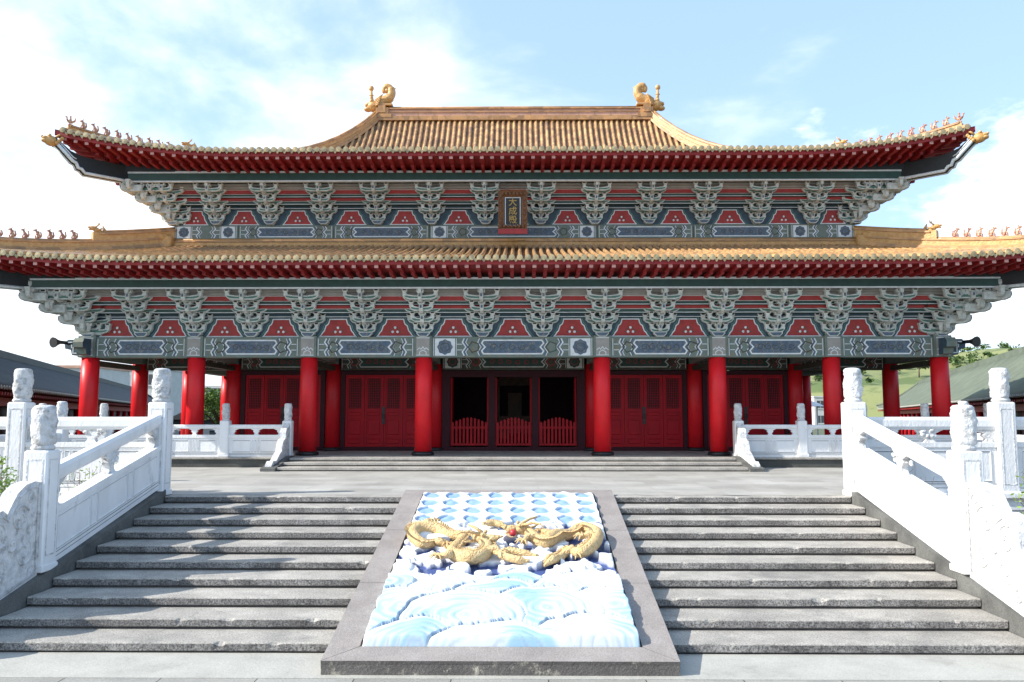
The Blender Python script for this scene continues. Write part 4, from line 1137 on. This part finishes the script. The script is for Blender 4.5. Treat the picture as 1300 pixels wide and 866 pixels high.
        # dark wedge boards carrying the rafters up to the corner
        for sg in (-1, 1):
            wd = MB(); N = 12; vs = []
            for k in range(N+1):
                b = purl+(5.6-purl)*(1-k/N)
                x = sg*(half-b)
                top = surf(side, x, purl, soff-.07, prof=False); bot = Vector((top.x, top.y, purl_y))
                if top.z < bot.z: top.z = bot.z
                vs += [bot, top]
            o_ = wd.add(vs, [(2*k, 2*k+2, 2*k+3, 2*k+1) for k in range(N)], 0)
            H(wd, 'corner_board', ['black'], root)
    # hip ridges with figures
    for qx in (-1, 1):
        for qy in (-1, 1):
            def hp(a, dz=0):
                p = surf(0, (hx-a), a, dz); x = abs(p.x)*qx; yy = cy+(p.y-cy)*(-qy) ; return Vector((x, yy, p.z))
            dirv = Vector((qx, qy, 0)).normalized(); lat = Vector((-dirv.y, dirv.x, 0))
            split = 2.75
            r = MB()
            hs = 1.25 if name == 'lower_roof' else .85
            def sweep(a0, a1, n, wid, hgt, zo, m):
                vs = []; hgt *= hs; zo *= hs
                for i in range(n+1):
                    p = hp(a0+(a1-a0)*i/n)
                    for (l, u) in ((-wid, 0), (-wid, hgt), (wid, hgt), (wid, 0)): vs.append(p+lat*l+Vector((0, 0, zo+u)))
                fs = [(i*4+j, i*4+(j+1) % 4, (i+1)*4+(j+1) % 4, (i+1)*4+j) for i in range(n) for j in range(4)]+[(3, 2, 1, 0), (n*4, n*4+1, n*4+2, n*4+3)]
                r.add(vs, fs, m)
            sweep(.1, Atop, 22, .15, .14, -.02, 0); sweep(.22, Atop-.05, 22, .10, .14, .12, 1)
            sweep(.26, Atop-.02, 22, .13, .045, .245, 0)
            sweep(split, Atop-.02, 16, .11, .16, .28, 1); sweep(split, Atop, 16, .15, .045, .44, 0)
            r.tube([hp(split+(Atop-split)*i/12, .50*hs) for i in range(13)], .075, 8); r.tube([hp(.26+(split-.26)*i/12, .30*hs) for i in range(13)], .06, 8)
            ho = H(r, 'hip_ridge', ['ridge', 'gold'], root)
            for k in range(10):
                if name == 'lower_roof' and qy == 1 and False: pass
                a = .27+k*.222; big = (k == 0)
                p = hp(a, .35*hs)-HO
                fo = link_mesh('roof_figure', FIGS[0 if big else 1+k % 3], ho, p, math.atan2(dirv.y, dirv.x), .66)
            link_mesh('ridge_beast', BEAST, ho, hp(split, .40*hs)-HO, math.atan2(dirv.y, dirv.x), .8)
            # corner beam with gilded head
            cbm = MB(); pts = []
            zt_ = lambda a: hp(a).z
            c0 = Vector((qx*(hx-purl-1.15), cy+qy*(hy-purl-1.15), 0))
            tp = (purl+1.15)*1.52; q0 = tp-.82
            prof = [(-.1, purl_y-.30), (q0, purl_y-.33), (q0+.10, purl_y-.22), (q0+.20, purl_y-.20), (q0+.26, purl_y-.06), (q0+.36, purl_y-.02), (tp, ze+Rr+soff-.34), (tp+.06, ze+Rr+soff-.12), (q0+.42, purl_y+.30), (q0+.05, purl_y+.20), (-.1, purl_y+.16)]
            for (w, off_, m) in ((.13, 0, 0),):
                vs = [c0+dirv*s_+lat*w+Vector((0, 0, z_)) for s_, z_ in prof]+[c0+dirv*s_-lat*w+Vector((0, 0, z_)) for s_, z_ in prof]
                n = len(prof)
                cbm.add(vs, [tuple(range(n)), tuple(range(2*n-1, n-1, -1))]+[(i, n+i, n+(i+1) % n, (i+1) % n) for i in range(n)], 0)
            for sg in (-1, 1):
                cbm.tube([c0+dirv*s_+lat*.14*sg+Vector((0, 0, z_+.02)) for s_, z_ in prof[:7]], .05, 6, 1)
                cbm.tube([c0+dirv*s_+lat*.145*sg+Vector((0, 0, z_+.14)) for s_, z_ in prof[4:7]], .02, 5, 1)
            H(cbm, 'corner_beam', ['black', 'line'], root)
            hd = MB(); q = c0+dirv*(prof[6][0])+Vector((0, 0, prof[6][1]+.10)); rot = Matrix((dirv, lat, Vector((0, 0, 1)))).transposed()
            q = q+dirv*.02
            hd.ball(q+dirv*.12, (.20, .17, .16), 12, rot=rot); hd.ball(q+dirv*.28+Vector((0, 0, -.02)), (.11, .11, .07), 10, rot=rot); hd.ball(q+dirv*.28+Vector((0, 0, .06)), (.10, .11, .06), 10, rot=rot); hd.ball(q+dirv*.36+Vector((0, 0, .09)), .04, 8)
            for e in (-1, 1):
                hd.ball(q+dirv*.18+lat*.1*e+Vector((0, 0, .14)), .05, 8)
                hd.tube([q+lat*.1*e+Vector((0, 0, .12)), q-dirv*.08+lat*.14*e+Vector((0, 0, .2)), q-dirv*.16+lat*.12*e+Vector((0, 0, .2))], [.04, .03, .01], 6)
                for k in range(4): hd.ball(q-dirv*.05*k+lat*.16*e+Vector((0, 0, -.08+.06*k)), .06, 6)
            H(hd, 'beam_head_ornament', ['gold'], root)
    return root, surf
# roof figures
def fig_mesh(kind):
    b = MB()
    b.box(-.09, .09, -.06, .06, -.04, .02)
    if kind == 0:                                    # rider on a bird
        b.ball((0, 0, .14), (.14, .07, .08), 8); b.tube([(.1, 0, .16), (.16, 0, .26), (.15, 0, .32)], [.05, .035, .03], 7); b.ball((.18, 0, .34), (.06, .035, .035), 7)
        for k in (-1, 0, 1): b.tube([(-.1, 0, .15), (-.2, .02*k, .24+.04*k), (-.22, .03*k, .34+.05*k)], [.04, .03, .01], 6)
        b.tube([(0, 0, .2), (0, 0, .34)], [.06, .04], 7); b.ball((0, 0, .39), .045, 8)
        for s in (-1, 1): b.tube([(.02, .04*s, .1), (.03, .05*s, 0)], .02, 5)
    else:                                            # seated beast facing out along the ridge
        tilt = (.0, .02, -.02, .01)[kind]
        b.tube([(-.08, 0, .04), (-.05, 0, .15), (.01, 0, .25), (.03+tilt, 0, .31)], [.075, .075, .055, .045], 8)
        b.ball((.06+tilt, 0, .355), (.075, .048, .05), 8); b.ball((.125+tilt, 0, .34), (.045, .03, .028), 7)
        for s in (-1, 1):
            b.tube([(.01, .04*s, .2), (.07, .045*s, .1), (.07, .045*s, .0)], [.03, .022, .02], 6); b.ball((-.06, .06*s, .06), (.075, .035, .06), 7)
            b.tube([(.03+tilt, .035*s, .38), (.0+tilt, .045*s, .44+.03*(kind == 2))], [.022, .006], 5)
        b.tube([(-.13, 0, .04), (-.17, 0, .15), (-.13, 0, .26+.03*kind), (-.16, 0, .32)], [.035, .04, .03, .01], 6)
        if kind != 3: b.tube([(0, 0, .32), (-.06, 0, .30), (-.08, 0, .2)], [.03, .035, .015], 6)
    return b.mesh('roof_figure', ['figure'])
FIGS = [fig_mesh(k) for k in range(4)]
b = MB(); b.box(-.20, .22, -.13, .13, -.3, .14); b.tube([(-.1, 0, .1), (.05, 0, .22), (.14, 0, .30)], [.13, .12, .09], 9); b.ball((.2, 0, .3), (.15, .1, .09), 9); b.ball((.32, 0, .32), (.09, .06, .04), 8); b.ball((.30, 0, .24), (.08, .06, .03), 8)
for s in (-1, 1): b.tube([(.12, .06*s, .36), (.0, .09*s, .48), (-.02, .09*s, .58)], [.035, .025, .008], 6); b.tube([(.1, .1*s, .2), (-.08, .14*s, .3), (-.16, .12*s, .28)], [.04, .03, .01], 5)
b.tube([(-.14, 0, .12), (-.22, 0, .3), (-.14, 0, .46)], [.07, .06, .015], 7)
BEAST = b.mesh('ridge_beast', ['gold'])

# soffit heights: purlin line purl from the eave edge
make_roof('lower_roof', 15.77, 22.0, 42.4, 7.20, lambda a: .23*a+.0125*a*a, 4.4, .32, .22, -.15, 1.36, 6.88, 'lower tier of yellow tiles sweeping up at the corners')
make_roof('upper_roof', 13.80, 23.97, 40.43, 10.96, lambda a: .17*a+2.70*(max(a, 0)/8.22)**4.2, 8.22, .62, .22, -.15, 1.23, UZ+1.35*US+.29, 'upper hipped tier of yellow tiles with a long ridge')
up = [o for o in hall.children if o.name.startswith('upper_roof')][0]; lo = [o for o in hall.children if o.name.startswith('lower_roof')][0]

# ring ridge where the lower roof meets the wall
f = MB()
for (o, z0, z1, m) in ((.22, 8.34, 8.48, 0), (.16, 8.48, 8.60, 1), (.20, 8.60, 8.65, 0)):
    f.box(-UX-o, UX+o, UY-o, UY-.055, z0, z1-.002, m)
    for sx in (-1, 1): a, b_ = sorted((sx*(UX+.055), sx*(UX+o))); f.box(a, b_, UY-.05, 38, z0, z1-.002, m)
f.tube([(-UX-.15, UY-.13, 8.67), (UX+.15, UY-.13, 8.67)], .05, 8)
for x in [k*.222 for k in range(-51, 52)]: f.ball((x, UY-.21, 8.41), (.06, .03, .05), 6, 1)
H(f, 'ring_ridge', ['ridge', 'gold'], lo)
for sx in (-1, 1):
    f = MB(); c = Vector((sx*(UX+.16), UY-.16, 8.4)); f.bbox(c.x-.22, c.x+.22, c.y-.22, c.y+.22, 8.25, 8.78, 0, .04)
    f.ball(c+Vector((sx*.1, -.1, .35)), (.2, .2, .16), 9); f.ball(c+Vector((sx*.22, -.2, .42)), .09, 8); f.tube([c+Vector((0, 0, .45)), c+Vector((-sx*.05, 0, .62)), c+Vector((sx*.06, 0, .68))], [.08, .06, .02], 7)
    H(f, 'corner_ornament', ['gold'], lo)
# main ridge
ZR = 10.96+.17*8.22+2.70
RX = 5.6; f = MB(); cy = 32.2
for (w, z0, z1, m, ex) in ((.24, -.12, .06, 0, .1), (.17, .06, .22, 2, 0), (.20, .22, .26, 0, .02), (.15, .26, .36, 2, 0), (.21, .36, .42, 0, .03)):
    f.box(-RX-ex, RX+ex, cy-w, cy+w, ZR+z0, ZR+z1-.001, m)
f.tube([(-RX, cy, ZR+.45), (RX, cy, ZR+.45)], .08, 10)
for k in range(-8, 9): f.box(k*.66-.01, k*.66+.01, cy-.176, cy+.176, ZR+.06, ZR+.22, 0)
H(f, 'main_ridge', ['ridge', 'gold', 'ridgepink'], up)
for sx in (-1, 1):
    f = MB(); X0 = RX*sx
    P = lambda dx, dz, dy=0: Vector((X0+sx*dx, cy+dy, ZR+dz))
    f.box(min(P(-.55, 0).x, P(.25, 0).x), max(P(-.55, 0).x, P(.25, 0).x), cy-.26, cy+.26, ZR+.0, ZR+.14, 0)
    f.box(min(P(-.42, 0).x, P(.1, 0).x), max(P(-.42, 0).x, P(.1, 0).x), cy-.23, cy+.23, ZR+.14, ZR+.42, 0)
    f.box(min(P(-.30, 0).x, P(.0, 0).x), max(P(-.30, 0).x, P(.0, 0).x), cy-.27, cy+.27, ZR+.20, ZR+.50, 0)
    f.bbox(min(P(-.58, 0).x, P(.22, 0).x), max(P(-.58, 0).x, P(.22, 0).x), cy-.25, cy+.25, ZR+.50, ZR+.60, 0, .02)
    # curling tail
    f.tube(crom([P(.02, .55), P(-.12, .75), P(-.36, .86), P(-.50, 1.05), P(-.48, 1.28), P(-.34, 1.40), P(-.20, 1.33), P(-.20, 1.20), P(-.30, 1.18)], 5), [.22]*6+[.20]*7+[.17]*8+[.13]*8+[.10]*8+[.07]*4, 10, 1)
    for k in range(7): f.tube([P(-.10-.06*k, .72+.04*k), P(-.28-.05*k, .66+.09*k), P(-.42-.045*k, .70+.11*k)], [.06, .045, .01], 5, 1)
    f.ball(P(-.32, 1.22), .11, 10, 1)
    # dragon head towards the hip
    f.ball(P(.22, .55), (.30, .24, .24), 12, 1); f.ball(P(.46, .42), (.17, .17, .10), 10, 1); f.ball(P(.44, .60), (.16, .18, .10), 10, 1); f.ball(P(.30, .74, -.14), .08, 8, 1); f.ball(P(.30, .74, .14), .08, 8, 1)
    for k in range(5): f.tube([P(.12, .5+.06*k, -.2), P(-.02-.03*k, .55+.09*k, -.27), P(.0-.05*k, .66+.08*k, -.24)], [.05, .035, .01], 5, 1)
    # sword hilt with ball
    f.tube([P(.30, .72), P(.33, 1.0), P(.34, 1.24)], [.09, .06, .05], 9, 1); f.ball(P(.34, 1.32), (.11, .09, .12), 9, 1); f.ball(P(.33, 1.02), (.1, .08, .04), 8, 1)
    H(f, 'ridge_dragon', ['ridge', 'gold'], up)

# ---- name plaque
pq = thing('name_plaque', 'carved upright name plaque with three gold characters hanging under the upper eave', 'plaque', (0, 25.05, 8.58))
tilt = R(-9)
def PT(mb): mb.xf = lambda p: Vector((p.x, p.y*math.cos(tilt)-p.z*math.sin(tilt)*-1*(-1) if False else p.y*math.cos(tilt)+p.z*math.sin(tilt), -p.y*math.sin(tilt)+p.z*math.cos(tilt))); return mb
f = PT(MB()); W, T = .46, 1.36
f.prism([(-W, .14), (W, .14), (W, T), (-W, T)], 0, .06, 'xz', 0)
o_ = [(-W, .16), (W, .16), (W, T), (-W, T)]; i_ = [(-.27, .26), (.27, .26), (.27, 1.16), (-.27, 1.16)]
f.add([(a, -.10, b) for a, b in o_]+[(a, -.015, b) for a, b in i_]+[(a, .0, b) for a, b in o_], [(k, (k+1) % 4, (k+1) % 4+4, k+4) for k in range(4)]+[(k+8, (k+1) % 4+8, (k+1) % 4, k) for k in range(4)], 0)
for k in range(26):
    q = k/26*4; e_ = int(q); fr_ = q-e_; A = o_[e_]; B = o_[(e_+1) % 4]; m_ = ((A[0]+(B[0]-A[0])*fr_)*.83, .7+(A[1]+(B[1]-A[1])*fr_-.7)*.85)
    f.ball((m_[0], -.075, m_[1]), (.06, .03, .06), 6, 0)
f.build('frame', ['plaquewood'], pq)
f = PT(MB()); f.prism([(-W, 0), (W, 0), (W+.0, .155), (-W, .155)], -.14, .06, 'xz', 0); f.build('lower_rail', ['plaquered'], pq)
f = PT(MB()); f.box(-.27, .27, -.012, -.002, .26, 1.16, 0); f.strip([(-.235, .28), (-.235, 1.14), (.235, 1.14), (.235, .28)], .022, -.0145, 1, True); f.build('board', ['blackboard', 'line'], pq)
for k, ch in enumerate('大成殿'):
    cu = bpy.data.curves.new('t', 'FONT'); cu.body = ch; cu.size = .27; cu.align_x = 'CENTER'; cu.align_y = 'CENTER'; cu.extrude = .008; cu.offset = .003
    to = bpy.data.objects.new('t', cu); C.objects.link(to); bpy.context.view_layer.update()
    me = bpy.data.meshes.new_from_object(to.evaluated_get(bpy.context.evaluated_depsgraph_get())); bpy.data.objects.remove(to)
    xs_ = [v.co.x for v in me.vertices] or [0]; ys_ = [v.co.y for v in me.vertices] or [0]; mx_, my_ = (max(xs_)+min(xs_))/2, (max(ys_)+min(ys_))/2
    for v in me.vertices:
        x, yv, zv = v.co; p = Vector((x-mx_, -.026-zv, yv-my_+1.01-.28*k)); v.co = Vector((p.x, p.y*math.cos(tilt)+p.z*math.sin(tilt), -p.y*math.sin(tilt)+p.z*math.cos(tilt)))
    me.materials.clear(); me.materials.append(M['goldtext']); o = bpy.data.objects.new('character', me); C.objects.link(o); o.parent = pq
for x in (-.3, .3):
    f = MB(); f.tube([(x, .1, .6), (x, 1.1, .62)], .03, 6); f.build('hanger', ['iron'], pq)

# ---- horn loudspeakers under the corner brackets
for sx, wd in ((-1, 'left'), (1, 'right')):
    sp = thing('horn_loudspeaker', 'black horn loudspeaker fixed beside the beam end at the %s front corner column' % wd, 'loudspeaker', (sx*13.66, 24.12, 5.06), 'horn loudspeakers at the front corners')
    f = MB(); d = Vector((sx*.35, -.9, -.1)).normalized()
    f.tube([Vector((0, .18, 0))-d*.05, d*.06, d*.16, d*.26, d*.30], [.05, .055, .09, .15, .16], 16); f.build('horn', ['iron'], sp)
    f = MB(); f.tube([(0, .18, 0), (-sx*.1, .2, -.05), (-sx*.2, .2, -.02)], .03, 6); f.build('bracket', ['iron'], sp)
# ============================================================ SIDE GALLERIES, BUILDINGS, HILL, PLANTS
def gallery(label, A, B, zA, hgt, depth, side, roofm, rot_name):
    """long low gallery; A near, B far (x, y) points of the eave line facing the court; side = +1 building lies to +x"""
    A = Vector((*A, 0)); B = Vector((*B, 0)); L = (B-A).length; d = (B-A)/L; nrm = Vector((d.y, -d.x, 0))*side
    root = thing('gallery', label, 'gallery', A)
    def xf(p): return d*p.x+nrm*p.y+Vector((0, 0, p.z))     # x along, y into the building
    w = MB(xf); w.box(0, L, 1.3, depth-1.3, 0, zA-.2, 0)
    for k in range(int(L/2.2)): w.box(.6+k*2.2, 1.6+k*2.2, 1.25, 1.3, .9, zA-.9, 1)
    w.build('wall', ['reddark', 'lattice'], root)
    for k in range(int(L/3.3)+1):
        c = MB(xf); x = min(L-.2, .2+k*3.3); c.lathe((x, 1.0, 0), [(.16, 0), (.15, zA-.35)], 10); c.build('column', ['reddoor'], root)
    w = MB(xf)
    w.box(0, L, .85, 1.15, zA-.55, zA-.25, 0)
    for k in range(int(L/.36)): w.box(.1+k*.36, .19+k*.36, .05, 1.2, zA-.22, zA-.12, 1)
    w.build('eave_rafters', ['lunette', 'redraft'], root)
    r = MB(xf); N = 40; NS = 10; rise = hgt; half = depth/2
    def prof(a): q = a/half; return rise*(.72*q+.28*q*q)
    def pt(x, a, sd, dz=0):
        lift = .35*max(0, 1-min(x, L-x)/3.5)**2*(1-a/half)
        return (x, a if sd == 0 else depth-a, zA+prof(a)+lift+dz)
    n = int(L/.34)
    for sd in (0, 1):
        xs = [L*i/60 for i in range(61)]
        vs = [pt(x, min(half*j/NS, max(x, 0) if x < L/2 else L-x) if True else 0, sd) for x in xs for j in range(NS+1)]
        r.add(vs, [(i*(NS+1)+j, (i+1)*(NS+1)+j, (i+1)*(NS+1)+j+1, i*(NS+1)+j+1) for i in range(60) for j in range(NS)], 0, True)
        for k in range(1, n):
            x = k*.34; am = min(half, x, L-x)
            pts = [pt(x, am*j/5, sd, .03) for j in range(6)]
            r.tube(pts, .06, 5, 0)
        for k in range(1, n): r.ball(pt(k*.34, -.01, sd, .02), (.075, .04, .075), 6, 2)
    for e in (0, L):
        for sg in (0,):
            vs = []
            for i in range(13):
                yy = depth*i/12; a = min(yy, depth-yy)
                for j in range(6):
                    q = j/5; aa = a*q; x = aa if e == 0 else L-aa
                    vs.append((x, yy, zA+prof(aa)+.35*(1-aa/half)*max(0, 1-a/3.5)**2))
            r.add(vs, [(i*6+j, (i+1)*6+j, (i+1)*6+j+1, i*6+j+1) for i in range(12) for j in range(5)], 0, True)
            for k in range(1, int(depth/.34)):
                yy = k*.34; a = min(yy, depth-yy); r.tube([((a*q/4 if e == 0 else L-a*q/4), yy, zA+prof(a*q/4)+.04) for q in range(5)], .06, 5, 0)
    for x0 in (0, L):
        for sd in (0, 1):
            r.tube([pt(x0+(a if x0 == 0 else -a), a, sd, .14) for a in [half*i/8 for i in range(9)]], .14, 6, 1)
    r.box(half, L-half, half-.14, half+.14, zA+rise-.05, zA+rise+.32, 1)
    r.add([(0, .04, zA-.03), (L, .04, zA-.03), (L, depth-.04, zA-.03), (0, depth-.04, zA-.03)], [(0, 3, 2, 1)], 3)
    r.build('roof', [roofm, roofm, 'taupe', 'redraft'], root)
    return root
gallery('long low gallery with dark grey tiled roof behind the left balustrades', (-15.2, 22), (-41.3, 96), 3.75, 1.8, 6.6, -1, 'slate', '')
gallery('long gallery with green grey tiled roof below the hillside on the right', (16.2, 22), (43, 97), 3.6, 2.9, 8.4, 1, 'slategreen', '')

def building(label, x, y, w, dpt, h, floors, cols_, mat, trim=None, rz=0, roof=False):
    root = thing('building', label, 'building', (x, y, 0), None, rz)
    b = MB(); b.box(-w/2, w/2, 0, dpt, 0, h, 0); b.box(-w/2-.15, w/2+.15, -.15, dpt+.15, h, h+.35, 1); b.build('wall', [mat, trim or mat], root)
    fh = h/floors
    for f_ in range(floors):
        for c in range(cols_):
            cx = -w/2+w*(c+.5)/cols_; ww = w/cols_*.28
            q = MB(); q.box(cx-ww, cx+ww, -.06, .02, f_*fh+fh*.3, f_*fh+fh*.78, 0); q.box(cx-ww-.1, cx+ww+.1, -.14, .02, f_*fh+fh*.22, f_*fh+fh*.28, 1); q.box(cx-.04, cx+.04, -.08, -.06, f_*fh+fh*.3, f_*fh+fh*.78, 1)
            q.build('window', ['glass', 'wall'], root)
    if roof:
        q = MB(); q.prism([(-w/2-.4, h+.35), (w/2+.4, h+.35), (0, h+2.2)], -.4, dpt+.4, 'xz', 0); q.build('roof', [roof], root)
    return root
building('pale block with a red brown gable far left behind the dark gallery roof', -57, 100, 9, 8, 8.8, 3, 3, 'wall', 'ridgepink')
building('plain white block rising between the leftmost columns behind the gallery roof', -68, 128, 22, 12, 10.2, 3, 5, 'wall', None, 0)
M['greywall'] = material('grey_wall', (.30, .31, .31), .8, .2, 1)
building('grey concrete block beyond the small green tree between the left columns', -36, 104, 9.5, 10, 6.4, 2, 5, 'greywall', 'wall', 0)
building('low dark roofed house at the foot of the small green tree', -23.0, 62, 7, 6, 2.2, 1, 3, 'wall', 'slate', 0, 'slate')
building('tiny cream house low on the hillside, seen under the right side beam', 76, 200, 6, 6, 7.4, 2, 2, 'wall', 'wall', 0)

# white canopy seen between the right columns
cn = thing('canopy', 'white tent canopy seen behind the right plinth balustrade between the columns', 'canopy', (15.6, 44, 0))
q = MB(); q.grid(12, 4, lambda u, v: Vector((1.15*(1-v)*math.cos(u*2*math.pi), 1.15*(1-v)*math.sin(u*2*math.pi), 3.35+.45*v**.8))); q.build('cover', ['canvas'], cn)
for a in range(4):
    q = MB(); x, y = .8*math.cos(a*math.pi/2+.785), .8*math.sin(a*math.pi/2+.785); q.tube([(x, y, 0), (x, y, 3.4)], .04, 6); q.build('leg', ['canvas'], cn)

# hill
hl = MB()
def hillz(x, y):
    rx = (x-165)/150; ry = (y-330)/150
    r = math.sqrt(rx*rx+ry*ry)
    z = 28*max(0, 1-r*r*.9)**.9 if r < 1.05 else 0
    return z+(4*noise.noise(Vector((x*.018, y*.018, 1)))+1.6*noise.noise(Vector((x*.06, y*.06, 4))))*(1 if z > .5 else 0)
hl.grid(110, 80, lambda u, v: Vector((-10+360*u, 170+320*v, hillz(-10+360*u, 170+320*v)-.5)))
M['hill'] = material('hill_grass', (.17, .21, .075), .95, .4, .03, col2=(.24, .24, .10), dirt=(.10, .14, .045), dscale=.06, dlo=.48, dhi=.56)
tag(hl.build('hill', 'hill'), kind='structure')
# scrub clumps on the hill: leafy mass nobody could count
def leaf_cloud(mb, c, r, n, size, rnd, m=0, flat=.8, m2=None):
    for i in range(n):
        while True:
            p = Vector((rnd.uniform(-1, 1), rnd.uniform(-1, 1), rnd.uniform(-1, 1)))
            if .25 < p.length < 1: break
        p = Vector((p.x*r, p.y*r, p.z*r*flat))+c
        a = Vector((rnd.gauss(0, 1), rnd.gauss(0, 1), rnd.gauss(0, .6))).normalized(); b_ = a.cross(Vector((rnd.gauss(0, 1), rnd.gauss(0, 1), rnd.gauss(0, 1)))).normalized()
        s = size*rnd.uniform(.6, 1.3)
        mb.add([p-a*s, p+b_*s*.45, p+a*s, p-b_*s*.45], [(0, 1, 2, 3)], m if (m2 is None or rnd.random() < .6) else m2)
rs_ = random.Random(21); sc_ = MB()
for i in range(900):
    x = rs_.uniform(60, 300); y = rs_.uniform(215, 340); z = hillz(x, y)
    if z < 2 or noise.noise(Vector((x*.03, y*.03, 9))) < -.02: continue
    leaf_cloud(sc_, Vector((x, y, z+.6)), rs_.uniform(.8, 2.4), 40, .6, rs_, 0, .65, 1)
tag(sc_.build('scrub', ['leaf', 'leafdk']), 'dark green bushes scattered over the hillside', 'bushes', None, 'stuff')

def tree(label, x, y, z, h, r, n, size, seed, mats=('leaf', 'leafdk')):
    rnd = random.Random(seed); root = thing('tree', label, 'tree', (x, y, z))
    t = MB(); top = Vector((rnd.uniform(-.2, .2), 0, h*.6)); t.tube([(0, 0, 0), (0.05, 0, h*.3), top], [h*.035, h*.025, h*.012], 8)
    tips = []
    for k in range(7):
        a = k*.9+rnd.random(); q = Vector((0.05, 0, h*(.3+.05*k))); e = Vector((math.cos(a)*r*.7, math.sin(a)*r*.7, h*(.55+.06*k))); t.tube([q, (q+e)/2+Vector((0, 0, .1*h*.3)), e], [h*.014, h*.009, h*.004], 6); tips.append(e)
    t.build('trunk', ['bark'], root)
    c = MB()
    for e in tips+[Vector((0, 0, h*.85)), Vector((r*.2, 0, h*.7))]: leaf_cloud(c, e, r*rnd.uniform(.38, .6), n//9, size, rnd, 0, .8, 1)
    c.build('crown', list(mats), root)
M['leafbright'] = material('leaf_bright', (.20, .32, .035), .6, .35, 2, col2=(.12, .22, .03))
tree('small bright green tree seen between the left red columns above the balustrade', -17.6, 47.5, 0, 4.6, 1.7, 3600, .10, 5, ('leafbright', 'leaf'))
tree('round dark green tree on the right skyline behind the gallery roof', 27.2, 88, 0, 6.2, 2.6, 2600, .2, 8)
tree('lone dark tree poking up on the hill crest above the right gallery roof', 112, 226, hillz(112, 226), 6.5, 3.2, 1500, .35, 9, ('leafdk', 'leafdk'))

def shrub(label, x, y, z, h, r, stems, leaves, seed, size=.05, leafm='leafbright', group='shrubs in the planting beds'):
    rnd = random.Random(seed); root = thing('shrub', label, 'shrub', (x, y, z), group)
    s = MB(); l = MB()
    for k in range(stems):
        a = rnd.uniform(0, 6.28); rr = r*rnd.uniform(.2, 1); hh = h*rnd.uniform(.6, 1)
        p0 = Vector((.15*r*math.cos(a), .15*r*math.sin(a), -.05)); p2 = Vector((rr*math.cos(a), rr*math.sin(a), hh)); p1 = (p0+p2)/2+Vector((rnd.uniform(-.06, .06), rnd.uniform(-.06, .06), .05))
        s.tube([p0, p1, p2], [.012, .008, .003], 5)
        for j in range(3):
            q = p1.lerp(p2, rnd.random()); e = q+Vector((rnd.uniform(-.18, .18), rnd.uniform(-.18, .18), rnd.uniform(.02, .22))); s.tube([q, e], [.006, .002], 4)
            if leaves: leaf_cloud(l, e, .09, leaves, size, rnd, 0, 1)
        if leaves: leaf_cloud(l, p2, .12, leaves, size, rnd, 0, 1)
    s.build('stems', ['twig'], root)
    if leaves: l.build('foliage', [leafm], root)
shrub('leafy shrub with thin stems growing left of the lower left balustrade post', -8.6, 13.6, .25, 1.9, .45, 18, 12, 31, .035)
shrub('bare twiggy shrub behind the left stair handrail, nearer the lower post', -7.25, 13.8, .25, 1.75, .42, 18, 2, 32, .03)
shrub('bare twiggy shrub behind the left stair handrail, nearer the upper post', -7.3, 14.7, .25, 1.75, .32, 14, 1, 33, .03)
shrub('bare twigs behind the right stair handrail', 7.2, 14.4, .25, 1.7, .30, 12, 0, 34)
shrub('reddish twigs with green undergrowth at the right edge beside the drum stone', 8.45, 12.9, .25, 1.7, .45, 22, 5, 35, .03)
shrub('low dense green shrub at the right edge behind the drum stone', 8.5, 12.6, .25, .95, .42, 14, 16, 36, .06, 'leaf')
shrub('slender weed sprouting behind the terrace handrail left of the stairs', -7.9, 15.95, ZT, 1.0, .16, 4, 8, 37)
